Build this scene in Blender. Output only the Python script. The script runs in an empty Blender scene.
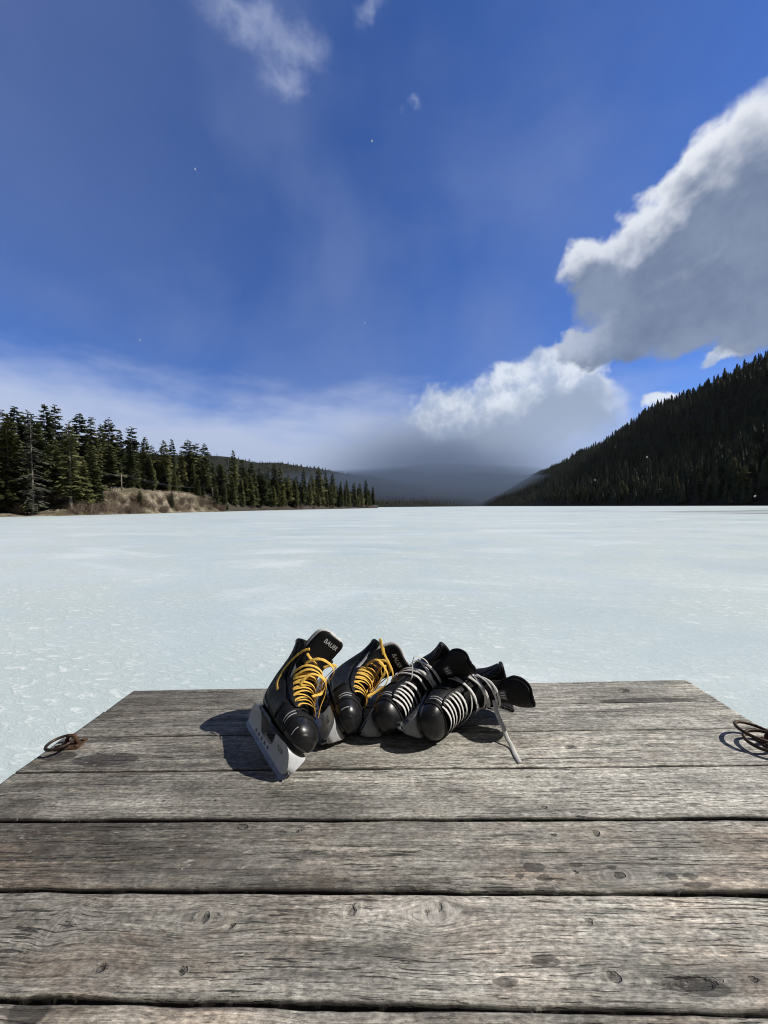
import bpy, bmesh, math, random
import numpy as np
from mathutils import Matrix, Vector, noise as mnoise

R = math.radians
rnd = random.Random(7)
C = bpy.context.scene
COL = C.collection

# ------------------------------------------------------------------ camera, sun, sky, exposure
FPX = 370.0
CAM_H = 1.05
PITCH, ROLL = R(-0.80), R(0.50)
cam_d = bpy.data.cameras.new('camera')
cam = bpy.data.objects.new('camera', cam_d)
COL.objects.link(cam)
cam_d.sensor_fit = 'VERTICAL'
cam_d.sensor_height = 36.0
cam_d.lens = 36.0 * FPX / 1024.0
cam_d.clip_start = 0.02
cam_d.clip_end = 40000.0
# camera frame F: X right, Y forward, Z up  ->  world
RF = Matrix.Rotation(PITCH, 3, 'X') @ Matrix.Rotation(ROLL, 3, 'Y')
F2W = Matrix.Translation((0, 0, CAM_H)) @ RF.to_4x4()
cam.matrix_world = F2W @ Matrix.Rotation(R(90), 4, 'X')
C.camera = cam

SUN_EL, SUN_AZ = R(41.0), R(86.0)          # azimuth clockwise from +Y (the view axis): from the right
sun_vec = Vector((math.sin(SUN_AZ) * math.cos(SUN_EL), math.cos(SUN_AZ) * math.cos(SUN_EL), math.sin(SUN_EL)))
sun_d = bpy.data.lights.new('sun', 'SUN')
sun_d.energy = 5.0
sun_d.angle = R(0.5)
sun_d.color = (1.0, 0.95, 0.88)
sun = bpy.data.objects.new('sun', sun_d)
COL.objects.link(sun)
sun.rotation_euler = sun_vec.to_track_quat('Z', 'Y').to_euler()

C.view_settings.view_transform = 'Standard'
C.view_settings.look = 'None'
C.view_settings.exposure = 0.0
C.view_settings.gamma = 1.0
C.view_settings.use_curve_mapping = False
C.render.engine = 'CYCLES'
C.cycles.max_bounces = 6
C.cycles.diffuse_bounces = 3
C.cycles.glossy_bounces = 3
C.cycles.transmission_bounces = 2
C.cycles.volume_bounces = 0
C.cycles.use_denoising = True
C.cycles.filter_width = 1.05
C.cycles.caustics_reflective = False
C.cycles.caustics_refractive = False


class G:
    """small wrapper round a node tree"""
    def __init__(s, nt):
        s.nt = nt
    def n(s, t, **k):
        o = s.nt.nodes.new(t)
        for a, b in k.items():
            setattr(o, a, b)
        return o
    def put(s, sock, v):
        if hasattr(v, 'links') or isinstance(v, bpy.types.NodeSocket):
            s.nt.links.new(v, sock)
        elif v is not None:
            if hasattr(sock.default_value, '__len__') and hasattr(v, '__len__') and len(sock.default_value) == 4 and len(v) == 3:
                v = (*v, 1.0)
            sock.default_value = v
    def math(s, op, a, b=None, c=None, clamp=False):
        o = s.n('ShaderNodeMath', operation=op, use_clamp=clamp)
        s.put(o.inputs[0], a)
        if b is not None: s.put(o.inputs[1], b)
        if c is not None: s.put(o.inputs[2], c)
        return o.outputs[0]
    def vm(s, op, a, b=None, out=0):
        o = s.n('ShaderNodeVectorMath', operation=op)
        s.put(o.inputs[0], a)
        if b is not None: s.put(o.inputs[1], b)
        return o.outputs[out]
    def scale(s, a, f):
        o = s.n('ShaderNodeVectorMath', operation='SCALE')
        s.put(o.inputs[0], a); s.put(o.inputs['Scale'], f)
        return o.outputs[0]
    def mix(s, f, a, b, blend='MIX'):
        o = s.n('ShaderNodeMix', data_type='RGBA', blend_type=blend)
        s.put(o.inputs[0], f); s.put(o.inputs[6], a); s.put(o.inputs[7], b)
        return o.outputs[2]
    def map(s, v, a, b, c=0.0, d=1.0, smooth=True):
        o = s.n('ShaderNodeMapRange', interpolation_type='SMOOTHSTEP' if smooth else 'LINEAR')
        s.put(o.inputs[0], v)
        for i, x in enumerate((a, b, c, d)):
            o.inputs[i + 1].default_value = x
        return o.outputs[0]
    def noise(s, vec, scale=1.0, detail=4.0, rough=0.55, dist=0.0, color=False):
        o = s.n('ShaderNodeTexNoise')
        if vec is not None: s.put(o.inputs['Vector'], vec)
        o.inputs['Scale'].default_value = scale
        o.inputs['Detail'].default_value = detail
        o.inputs['Roughness'].default_value = rough
        o.inputs['Distortion'].default_value = dist
        return o.outputs['Color' if color else 'Fac']
    def ramp(s, v, stops, interp='LINEAR'):
        o = s.n('ShaderNodeValToRGB')
        o.color_ramp.interpolation = interp
        e = o.color_ramp.elements
        while len(e) < len(stops): e.new(0.5)
        for el, (p, c) in zip(e, stops):
            el.position = p
            el.color = (*c, 1.0) if len(c) == 3 else c
        s.put(o.inputs[0], v)
        return o.outputs[0]
    def attr(s, name, out='Fac'):
        o = s.n('ShaderNodeAttribute', attribute_name=name)
        return o.outputs[out]
    def comb(s, x, y, z):
        o = s.n('ShaderNodeCombineXYZ')
        s.put(o.inputs[0], x); s.put(o.inputs[1], y); s.put(o.inputs[2], z)
        return o.outputs[0]
    def sep(s, v):
        o = s.n('ShaderNodeSeparateXYZ')
        s.put(o.inputs[0], v)
        return o.outputs
    def bump(s, h, dist, strength=1.0):
        o = s.n('ShaderNodeBump')
        o.inputs['Strength'].default_value = strength
        o.inputs['Distance'].default_value = dist
        s.put(o.inputs['Height'], h)
        return o.outputs[0]


def px_dir(px, py):
    v = RF @ Vector(((px - 384.0) / FPX, 1.0, (512.0 - py) / FPX))
    return v.normalized()


def px_azel(px, py):
    d = px_dir(px, py)
    return math.degrees(math.atan2(d.x, d.y)), math.degrees(math.asin(d.z))


# ---- sky: Nishita, with the clouds laid out by compass direction and elevation
W = bpy.data.worlds.new('World')
C.world = W
W.use_nodes = True
W.cycles.sampling_method = 'MANUAL'
W.cycles.sample_map_resolution = 512
g = G(W.node_tree)
W.node_tree.nodes.clear()


def cloud_field_group(name, blobs):
    """max over soft ellipses (azimuth, elevation in degrees)"""
    ng = bpy.data.node_groups.new(name, 'ShaderNodeTree')
    ng.interface.new_socket('P', in_out='INPUT', socket_type='NodeSocketVector')
    ng.interface.new_socket('F', in_out='OUTPUT', socket_type='NodeSocketFloat')
    q = G(ng)
    gi = q.n('NodeGroupInput'); go = q.n('NodeGroupOutput')
    acc = None
    for (px, py, rx, ry) in blobs:
        a, e = px_azel(px, py)
        a1, e1 = px_azel(px + rx, py); a2, e2 = px_azel(px, py - ry)
        ra = math.hypot(a1 - a, e1 - e); re = math.hypot(a2 - a, e2 - e)
        d = q.vm('SUBTRACT', gi.outputs[0], (a, e, 0))
        d = q.vm('MULTIPLY', d, (1 / ra, 1 / re, 0))
        L = q.vm('LENGTH', d, out=1)
        f = q.math('SUBTRACT', 1.0, L)
        acc = f if acc is None else q.math('SMOOTH_MAX', acc, f, 0.12)
    ng.links.new(acc, go.inputs[0])
    return ng


def use_group(ng, p):
    o = g.n('ShaderNodeGroup', node_tree=ng)
    g.put(o.inputs[0], p)
    return o.outputs[0]


tc = g.n('ShaderNodeTexCoord')
dirv = g.vm('NORMALIZE', tc.outputs['Generated'])
dx, dy, dz = g.sep(dirv)
az = g.math('MULTIPLY', g.math('ARCTAN2', dx, dy), 57.2958)
el = g.math('MULTIPLY', g.math('ARCSINE', dz), 57.2958)
P = g.comb(az, el, 0.0)

sky = g.n('ShaderNodeTexSky', sky_type='NISHITA')
sky.sun_disc = False
sky.sun_elevation = SUN_EL
sky.sun_rotation = SUN_AZ
sky.altitude = 900.0
sky.air_density = 1.0
sky.dust_density = 0.3
sky.ozone_density = 2.5
SKY_STRENGTH = 0.075
K = 1.0 / SKY_STRENGTH
skyc = g.mix(1.0, sky.outputs[0], (0.58, 0.96, 1.72), 'MULTIPLY')

# warp the directions a little so that cloud edges billow
nv = g.noise(dirv, 5.0, 6.0, 0.55, color=True)
nv2 = g.noise(dirv, 20.0, 3.0, 0.5, color=True)
warp = g.vm('ADD', g.scale(g.vm('SUBTRACT', nv, (0.5, 0.5, 0.5)), 9.0), g.scale(g.vm('SUBTRACT', nv2, (0.5, 0.5, 0.5)), 3.4))
Pw = g.vm('ADD', P, warp)
fine = g.noise(dirv, 26.0, 5.0, 0.52)
mid = g.noise(dirv, 8.0, 6.0, 0.6)

big = [(598, 268, 52, 34), (640, 300, 60, 40), (585, 350, 44, 24), (830, 150, 120, 95), (760, 175, 85, 85), (700, 190, 62, 62), (655, 225, 55, 45), (612, 262, 52, 34), (650, 290, 92, 60),
       (740, 260, 150, 105), (860, 260, 170, 120), (700, 315, 110, 44), (620, 335, 62, 34), (800, 320, 110, 40), (960, 200, 220, 160)]
low = [(552, 376, 60, 30), (505, 394, 56, 30), (455, 412, 56, 28), (582, 396, 40, 34), (540, 420, 100, 44), (745, 352, 42, 11), (668, 402, 34, 10)]
ng_big = cloud_field_group('cloud_big', big)
ng_low = cloud_field_group('cloud_low', low)

def cloud_layer(ng, lit_shift, soft):
    f = use_group(ng, Pw)
    f2 = use_group(ng, g.vm('ADD', Pw, lit_shift))
    fn = g.math('ADD', f, g.math('MULTIPLY', g.math('SUBTRACT', fine, 0.5), 0.30))
    a = g.map(fn, 0.0, soft)
    f2n = g.math('ADD', f2, g.math('MULTIPLY', g.math('SUBTRACT', fine, 0.5), 0.45))
    inner = g.map(f2n, -0.28, 0.50)
    return a, inner

aB, inB = cloud_layer(ng_big, (-0.9, 3.0, 0), 0.36)
aL, inL = cloud_layer(ng_low, (-0.4, 5.5, 0), 0.42)
aL = g.math('MULTIPLY', aL, g.map(el, 4.0, 14.0, 0.0, 1.0))

# thin high veil
wv = g.noise(g.vm('MULTIPLY', dirv, (2.2, 1.6, 2.4)), 1.1, 5.0, 0.5, 0.25)
veil = g.math('MULTIPLY', g.map(wv, 0.38, 0.80), 0.36)
veil = g.math('MAXIMUM', veil, g.math('MULTIPLY', g.math('MULTIPLY', g.map(az, -62.0, 2.0, 1.0, 0.0), g.map(el, 14.0, 34.0)), g.map(wv, 0.25, 0.65, 0.16, 0.34)))
skyc = g.mix(veil, skyc, (0.25 * K, 0.33 * K, 0.57 * K))
wisps = [(292, 38, 58, 52), (365, 12, 40, 26), (418, 108, 13, 15), (285, 80, 26, 34), (250, 20, 60, 40)]
ng_w = cloud_field_group('cloud_wisps', wisps)
fw = use_group(ng_w, Pw)
fw = g.math('ADD', fw, g.math('MULTIPLY', g.math('SUBTRACT', g.noise(dirv, 9.0, 9.0, 0.66, 0.5), 0.5), 2.1))
aw = g.math('MULTIPLY', g.map(fw, 0.12, 1.45), 0.46)
skyc = g.mix(aw, skyc, (0.54 * K, 0.61 * K, 0.78 * K))

# low bank of mist over the valley
hb = g.noise(g.vm('MULTIPLY', dirv, (3.0, 3.0, 9.0)), 1.6, 6.0, 0.55)
elb = g.math('ADD', el, g.math('MULTIPLY', g.math('SUBTRACT', hb, 0.5), -11.0))
azk = g.map(g.math('ABSOLUTE', g.math('SUBTRACT', az, -14.0)), 30.0, 75.0, 1.0, 0.0)
bank = g.math('MULTIPLY', g.map(elb, 9.0, 19.0, 1.0, 0.0), g.math('MULTIPLY_ADD', azk, 0.80, 0.15))
bank = g.math('MULTIPLY', bank, g.map(az, 26.0, 42.0, 1.0, 0.35))
bankc = g.mix(g.map(el, 1.0, 15.0), (0.42 * K, 0.50 * K, 0.67 * K), (0.52 * K, 0.60 * K, 0.79 * K))
core = g.math('MULTIPLY', g.map(g.vm('LENGTH', g.vm('MULTIPLY', g.vm('SUBTRACT', P, (8.0, 0.0, 0)), (1 / 25.0, 1 / 17.0, 0)), out=1), 0.34, 1.05, 1.0, 0.0), 0.96)
bankc = g.mix(core, bankc, (0.090 * K, 0.122 * K, 0.195 * K))
skyc = g.mix(bank, skyc, bankc)

puff = g.mix(g.map(g.noise(dirv, 15.0, 6.0, 0.58), 0.36, 0.62), (0.42 * K, 0.51 * K, 0.68 * K), (0.76 * K, 0.82 * K, 0.91 * K))
lowc = g.mix(inL, puff, (0.34 * K, 0.42 * K, 0.56 * K))
lowc = g.mix(g.math('MULTIPLY', core, 0.7), lowc, (0.20 * K, 0.25 * K, 0.345 * K))
skyc = g.mix(g.math('MULTIPLY', aL, 0.95), skyc, lowc)
lit = g.mix(g.map(el, 16.0, 38.0), (0.40 * K, 0.47 * K, 0.62 * K), (0.86 * K, 0.89 * K, 0.94 * K))
grey = g.mix(g.map(mid, 0.3, 0.7), (0.165 * K, 0.215 * K, 0.325 * K), (0.25 * K, 0.31 * K, 0.43 * K))
bigc = g.mix(inB, lit, grey)
skyc = g.mix(g.math('MULTIPLY', aB, 0.96), skyc, bigc)
# unseen broken grey deck, added overhead and behind the camera to darken shadows
added_deck_n = g.noise(dirv, 2.2, 5.0, 0.55)
back = g.math('MAXIMUM', g.map(g.math('ABSOLUTE', az), 56.0, 78.0), g.map(el, 57.0, 68.0))
back = g.math('MULTIPLY', back, g.map(added_deck_n, 0.30, 0.50, 0.80, 1.0))
skyc = g.mix(back, skyc, (0.072 * K, 0.075 * K, 0.082 * K))
bg = g.n('ShaderNodeBackground')
g.put(bg.inputs[0], skyc)
bg.inputs[1].default_value = SKY_STRENGTH
wo = g.n('ShaderNodeOutputWorld')
W.node_tree.links.new(bg.outputs[0], wo.inputs[0])

# ------------------------------------------------------------------ helpers

class MB:
    def __init__(s): s.v = []; s.f = []
    def add(s, vs, fs):
        b = len(s.v)
        s.v += [tuple(p) for p in vs]
        s.f += [tuple(i + b for i in f) for f in fs]
    def box(s, c, h, m=None):
        vs = [Vector((c[0] + i * h[0], c[1] + j * h[1], c[2] + k * h[2])) for i in (-1, 1) for j in (-1, 1) for k in (-1, 1)]
        if m: vs = [m @ p for p in vs]
        s.add(vs, [(0, 1, 3, 2), (4, 6, 7, 5), (0, 4, 5, 1), (2, 3, 7, 6), (0, 2, 6, 4), (1, 5, 7, 3)])
    def rings(s, rings, cap=True, closed=False):
        n = len(rings[0])
        vs = [p for r in rings for p in r]
        fs = []
        m = len(rings)
        for i in range(m if closed else m - 1):
            for j in range(n):
                a = i * n + j; b = i * n + (j + 1) % n
                c = ((i + 1) % m) * n + (j + 1) % n; d = ((i + 1) % m) * n + j
                fs.append((a, b, c, d))
        if cap and not closed:
            fs.append(tuple(range(n - 1, -1, -1)))
            fs.append(tuple((m - 1) * n + j for j in range(n)))
        s.add(vs, fs)
    def tube(s, pts, r, n=8, closed=False, flat=1.0, nrm=None):
        """tube along pts; flat<1 squashes it along the normals nrm"""
        pts = [Vector(p) for p in pts]
        m = len(pts)
        rs = r if hasattr(r, '__len__') else [r] * m
        rings = []
        up = None
        for i, p in enumerate(pts):
            if closed: t = pts[(i + 1) % m] - pts[i - 1]
            else: t = pts[min(i + 1, m - 1)] - pts[max(i - 1, 0)]
            if t.length < 1e-9: t = Vector((0, 0, 1))
            t.normalize()
            if nrm is not None: u = Vector(nrm[i])
            elif up is None: u = Vector((0, 0, 1)) if abs(t.z) < 0.9 else Vector((1, 0, 0))
            else: u = up
            u = u - t * u.dot(t)
            if u.length < 1e-6: u = t.orthogonal()
            u.normalize(); up = u
            w = t.cross(u)
            rings.append([p + w * math.cos(2 * math.pi * k / n) * rs[i] + u * math.sin(2 * math.pi * k / n) * rs[i] * flat for k in range(n)])
        s.rings(rings, True, closed)
    def mesh(s, name):
        me = bpy.data.meshes.new(name)
        me.from_pydata([tuple(p) for p in s.v], [], s.f)
        me.update()
        return me
    def build(s, name, mat, parent=None, smooth=True):
        return link(name, s.mesh(name), mat, parent, smooth)


def link(name, me, mat, parent=None, smooth=True):
    o = bpy.data.objects.new(name, me)
    COL.objects.link(o)
    if mat and not me.materials: me.materials.append(mat)
    if smooth: me.polygons.foreach_set('use_smooth', [True] * len(me.polygons))
    if parent: o.parent = parent
    return o


def tag(o, label=None, cat=None, group=None, kind=None):
    if label: o['label'] = label
    if cat: o['category'] = cat
    if group: o['group'] = group
    if kind: o['kind'] = kind
    return o


def empty(name, m=None):
    o = bpy.data.objects.new(name, None)
    COL.objects.link(o)
    o.empty_display_size = 0.1
    if m is not None: o.matrix_world = m
    return o


def np_mesh(name, verts, faces):
    """verts (n,3), faces (m,k) arrays"""
    me = bpy.data.meshes.new(name)
    nv, (nf, k) = len(verts), faces.shape
    me.vertices.add(nv); me.vertices.foreach_set('co', verts.astype(np.float32).ravel())
    me.loops.add(nf * k); me.loops.foreach_set('vertex_index', faces.astype(np.int32).ravel())
    me.polygons.add(nf)
    me.polygons.foreach_set('loop_start', np.arange(0, nf * k, k, dtype=np.int32))
    me.polygons.foreach_set('loop_total', np.full(nf, k, dtype=np.int32))
    me.update(calc_edges=True)
    return me


def new_mat(name):
    m = bpy.data.materials.new(name)
    m.use_nodes = True
    m.node_tree.nodes.clear()
    q = G(m.node_tree)
    b = q.n('ShaderNodeBsdfPrincipled')
    o = q.n('ShaderNodeOutputMaterial')
    m.node_tree.links.new(b.outputs[0], o.inputs[0])
    return m, q, b


def simple(name, col, rough=0.5, metal=0.0, var=0.25, scale=60.0, bump=0.0, spec=0.5, coat=0.0):
    m, q, b = new_mat(name)
    t = q.n('ShaderNodeTexCoord').outputs['Object']
    n = q.noise(t, scale, 5.0, 0.6)
    c2 = tuple(x * (1 - var) for x in col); c3 = tuple(min(1, x * (1 + var)) for x in col)
    q.put(b.inputs['Base Color'], q.mix(q.map(n, 0.3, 0.7), c2, c3))
    b.inputs['Metallic'].default_value = metal
    q.put(b.inputs['Roughness'], q.map(q.noise(t, scale * 0.4, 4.0, 0.6), 0.25, 0.75, rough * 0.8, min(1, rough * 1.25)))
    b.inputs['Specular IOR Level'].default_value = spec
    b.inputs['Coat Weight'].default_value = coat
    if bump: q.put(b.inputs['Normal'], q.bump(n, bump))
    return m


def smoothstep(a, b, x):
    t = np.clip((x - a) / (b - a), 0, 1)
    return t * t * (3 - 2 * t)


# ------------------------------------------------------------------ ground, lake ice, terrain

# shoreline on the left, as (pixel column, depth) -> points on the ice
SH = [(-900, 26), (-400, 40), (0, 57), (70, 64), (150, 80), (220, 112), (300, 178), (345, 245), (378, 330)]
shore = [((p - 384) / FPX * z, z) for p, z in SH]
A_AX = Vector((0.176, 0.984)); P_AX = Vector((0.984, -0.176))     # valley axis and its right-hand normal


def shore_z(px):
    return float(np.interp(px, [a for a, _ in SH], [b for _, b in SH]))


def left_height(px, inland):
    """height of the left bank; px = picture column used as a bearing, inland = metres behind the shoreline"""
    cl = math.exp(-((px - 145) / 82.0) ** 6)
    h = 0.35 * min(1, inland / 1.2)
    t = max(0, min(1, (inland - 1.0) / (7.0 - 2 * cl)))
    t = t * t * (3 - 2 * t)
    h += t * (1.3 + cl * 3.6) + max(0, inland - 8) * 0.07
    return h


def build_left_bank():
    cols = np.concatenate([np.linspace(-900, -20, 30), np.linspace(0, 378, 190)])
    ins = np.concatenate([np.linspace(-2, 14, 34), np.array([18, 25, 40, 70, 130, 220, 330])])
    vs = np.zeros((len(cols), len(ins), 3))
    for i, p in enumerate(cols):
        for j, d in enumerate(ins):
            z = shore_z(p) + d
            x = (p - 384) / FPX * z
            h = left_height(p, d) if d > 0 else d * 0.3
            if d > 0:
                k = min(1, d / 3)
                h += k * (mnoise.fractal(Vector((x * 0.22, z * 0.22, 3.1)), 1.0, 2.0, 5) * 0.8)
                h *= 1 - 0.85 * max(0, (p - 330) / 48.0)
            vs[i, j] = (x, z, h)
    n, m = len(cols), len(ins)
    idx = np.arange(n * m).reshape(n, m)
    fs = np.stack([idx[:-1, :-1], idx[1:, :-1], idx[1:, 1:], idx[:-1, 1:]], -1).reshape(-1, 4)
    return np_mesh('shore_bank', vs.reshape(-1, 3), fs)


def mat_bank():
    m, q, b = new_mat('bank_soil')
    geo = q.n('ShaderNodeNewGeometry')
    pos = geo.outputs['Position']
    nz = q.sep(geo.outputs['Normal'])[2]
    n1 = q.noise(pos, 0.35, 6.0, 0.6); n2 = q.noise(pos, 2.2, 6.0, 0.65)
    soil = q.ramp(n2, [(0.3, (0.13, 0.108, 0.078)), (0.5, (0.26, 0.222, 0.165)), (0.7, (0.37, 0.325, 0.25))])
    grass = q.ramp(n2, [(0.3, (0.05, 0.045, 0.025)), (0.6, (0.13, 0.11, 0.06)), (0.75, (0.20, 0.165, 0.10))])
    c = q.mix(q.map(n1, 0.38, 0.58), soil, grass)
    py_ = q.sep(pos)[1]
    c = q.mix(q.map(py_, 100.0, 125.0), c, (0.045, 0.038, 0.028))
    q.put(b.inputs['Base Color'], c)
    b.inputs['Roughness'].default_value = 0.95
    q.put(b.inputs['Normal'], q.bump(n2, 0.3))
    return m


def mat_forest_floor(name, dark, light):
    m, q, b = new_mat(name)
    pos = q.n('ShaderNodeNewGeometry').outputs['Position']
    n2 = q.noise(pos, 0.12, 6.0, 0.65)
    q.put(b.inputs['Base Color'], q.ramp(n2, [(0.3, dark), (0.7, light)]))
    b.inputs['Roughness'].default_value = 1.0
    b.inputs['Specular IOR Level'].default_value = 0.1
    return m


def mat_ice():
    m, q, b = new_mat('lake_ice')
    pos = q.n('ShaderNodeNewGeometry').outputs['Position']
    rot = q.n('ShaderNodeMapping')
    rot.inputs['Rotation'].default_value = (0, 0, R(14))
    q.put(rot.inputs['Vector'], pos)
    p = rot.outputs[0]
    big = q.noise(p, 0.055, 5.0, 0.55, 0.4)
    patch = q.noise(q.vm('MULTIPLY', p, (1.0, 1.0, 1.0)), 0.5, 6.0, 0.6, 0.5)
    fl = q.noise(q.vm('MULTIPLY', p, (1.0, 2.2, 1.0)), 9.0, 6.0, 0.68, 0.9)
    fl2 = q.noise(q.vm('MULTIPLY', p, (1.0, 1.7, 1.0)), 34.0, 4.0, 0.6, 0.6)
    base = q.ramp(big, [(0.34, (0.485, 0.59, 0.61)), (0.5, (0.555, 0.655, 0.675)), (0.66, (0.65, 0.73, 0.745))])
    base = q.mix(q.math('MULTIPLY', q.map(patch, 0.38, 0.60), 0.55), base, (0.53, 0.60, 0.58))
    frost = q.noise(q.vm('MULTIPLY', p, (0.35, 0.9, 1.0)), 0.55, 7.0, 0.65, 0.8)
    base = q.mix(q.math('MULTIPLY', q.map(frost, 0.50, 0.66), 0.62), base, (0.73, 0.80, 0.83))
    crust = q.math('MULTIPLY', q.map(fl, 0.545, 0.64), q.map(patch, 0.36, 0.60, 0.15, 1.0))
    crust2 = q.math('MULTIPLY', q.map(fl2, 0.60, 0.72), 0.40)
    c = q.mix(q.math('MULTIPLY', crust, 0.65), base, (0.82, 0.85, 0.86))
    c = q.mix(crust2, c, (0.82, 0.85, 0.86))
    grit = q.noise(p, 120.0, 3.0, 0.7)
    c = q.mix(q.math('MULTIPLY', q.map(grit, 0.35, 0.20), 0.25), c, (0.42, 0.50, 0.50))
    # fine long drift lines seen far out, and a few darker streaks on the right
    dr = q.noise(q.vm('MULTIPLY', pos, (0.02, 0.30, 1.0)), 1.0, 5.0, 0.6)
    c = q.mix(q.math('MULTIPLY', q.map(dr, 0.45, 0.70), 0.35), c, (0.68, 0.77, 0.81))
    sx, sy, sz = q.sep(pos)
    dark_streak = q.noise(q.vm('MULTIPLY', pos, (0.028, 0.22, 1.0)), 1.0, 4.0, 0.55)
    rng = q.math('MULTIPLY', q.map(sx, 24.0, 46.0), q.math('MULTIPLY', q.map(sy, 24.0, 32.0), q.map(sy, 60.0, 90.0, 1.0, 0.0)))
    dark_streakf = q.math('MULTIPLY', q.map(dark_streak, 0.47, 0.55), rng)
    c = q.mix(q.math('MULTIPLY', dark_streakf, 0.85), c, (0.16, 0.19, 0.20))
    q.put(b.inputs['Base Color'], c)
    q.put(b.inputs['Roughness'], q.math('ADD', q.map(patch, 0.3, 0.7, 0.42, 0.62), q.math('MULTIPLY', crust, 0.2)))
    b.inputs['Specular IOR Level'].default_value = 0.35
    h = q.math('ADD', q.math('MULTIPLY', fl, 1.0), q.math('MULTIPLY', fl2, 0.2))
    h = q.math('ADD', h, q.math('MULTIPLY', patch, 2.0))
    q.put(b.inputs['Normal'], q.bump(h, 0.010, 0.8))
    return m


EXT = 7000.0
me = bpy.data.meshes.new('ground')
me.from_pydata([(-EXT, -EXT, -0.6), (EXT, -EXT, -0.6), (EXT, EXT, -0.6), (-EXT, EXT, -0.6)], [], [(0, 1, 2, 3)])
tag(link('ground', me, mat_forest_floor('ground_soil', (0.03, 0.035, 0.025), (0.07, 0.07, 0.05)), smooth=False), kind='structure')
me = bpy.data.meshes.new('lake_ice')
ice_pts = [(-700, -400, 0), (1200, -400, 0), (1500, 3300, 0), (-500, 3300, 0)]
me.from_pydata(ice_pts, [], [(0, 1, 2, 3)])
tag(link('lake_ice', me, mat_ice(), smooth=False), kind='structure')
M_bank = mat_bank()
tag(link('shore_bank', build_left_bank(), M_bank), kind='structure')
M_floor = mat_forest_floor('hill_floor', (0.010, 0.012, 0.009), (0.030, 0.032, 0.022))

R_LAT0, R_LATR, R_H = 150.0, 338.0, 155.0


def right_h(al, la):
    """height of the right-hand mountain in valley coordinates (metres along, metres lateral)"""
    wig = 10 * math.sin(al * 0.006 + 1) + 6 * math.sin(al * 0.017)
    H = R_H * (1 - 0.55 * max(0, min(1, (al - 700) / 1900.0)))
    t = (la - R_LAT0 - wig * 0.5) / (R_LATR - R_LAT0)
    if t < 0: return -1.0 + t * 2
    b = 0.10 * math.sin(t * 7 + al * 0.004) * t * (1 - min(t, 1))
    n = mnoise.fractal(Vector((al * 0.006, la * 0.006, 1.7)), 1.0, 2.0, 5)
    n2 = mnoise.fractal(Vector((al * 0.03, la * 0.03, 8.7)), 1.0, 2.0, 3)
    if t <= 1: h = H * (t ** 1.06 + b)
    else: h = H * (1.0 - 0.10 * min(1, (t - 1)))
    return h + (n * 7 + n2 * 2.0) * min(1, t * 4)


def val2w(al, la):
    p = A_AX * al + P_AX * la
    return p.x, p.y


def grid_terrain(name, us, vs_, fn):
    V = np.array([[fn(u, v) for v in vs_] for u in us])
    n, m = V.shape[:2]
    idx = np.arange(n * m).reshape(n, m)
    fs = np.stack([idx[:-1, :-1], idx[:-1, 1:], idx[1:, 1:], idx[1:, :-1]], -1).reshape(-1, 4)
    return np_mesh(name, V.reshape(-1, 3), fs)


tag(link('mountain', grid_terrain('mountain', np.concatenate([np.linspace(-500, 900, 90), np.linspace(930, 2700, 60)]), np.concatenate([np.linspace(140, 350, 46), np.linspace(360, 900, 14)]),
    lambda a, l: (*val2w(a, l), right_h(a, l))), M_floor), kind='structure')

# hill behind the left-hand wood, and the hills closing the valley: (bearing column, row of the ridge, ridge depth)
LH = [(a, b, c * 1.8) for a, b, c in [(-500, 395, 700), (-200, 425, 760), (0, 440, 800), (120, 450, 850), (215, 457, 900), (270, 462, 980), (330, 471, 1080), (380, 478, 1200), (430, 489, 1380), (480, 499, 1600), (520, 506, 1700)]]
VH = [(250, 480, 2900), (330, 476, 2900), (400, 480, 2900), (450, 488, 2900), (500, 492, 2900), (560, 486, 2900), (700, 480, 2900), (900, 470, 2900)]


def ridge_hill(tab, foot, jit):
    cs = [a for a, _, _ in tab]
    def fn(px, t):
        y = float(np.interp(px, cs, [b for _, b, _ in tab])); Z = float(np.interp(px, cs, [c for _, _, c in tab]))
        hor = 506.8 - (px - 384) * 0.0087
        H = max(0.5, (hor - y) / FPX * Z + CAM_H)
        tt = t if t <= 1 else 1
        d = Z * (foot + (1 - foot) * t)
        x = (px - 384) / FPX * d
        n = mnoise.fractal(Vector((x * 0.004, d * 0.004, 4.2)), 1.0, 2.0, 5)
        h = H * (tt ** 0.9) * (1.0 if t <= 1 else max(0.2, 1 - (t - 1) * 1.2)) + n * jit * H * tt
        return (x, d, h - 0.9 if t <= 0 else h)
    return fn


lh_fn = ridge_hill(LH, 0.60, 0.05)
vh_fn = ridge_hill(VH, 0.80, 0.05)
tag(link('hill', grid_terrain('hill', np.linspace(-500, 520, 130)[::-1], np.concatenate([np.linspace(0, 1, 16), [1.1, 1.3, 1.6]]), lh_fn), M_floor), kind='structure')
tag(link('far_hill', grid_terrain('far_hill', np.linspace(250, 900, 80)[::-1], np.concatenate([np.linspace(0, 1, 10), [1.1, 1.3]]), vh_fn), M_floor), kind='structure')

# ------------------------------------------------------------------ conifers


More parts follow.
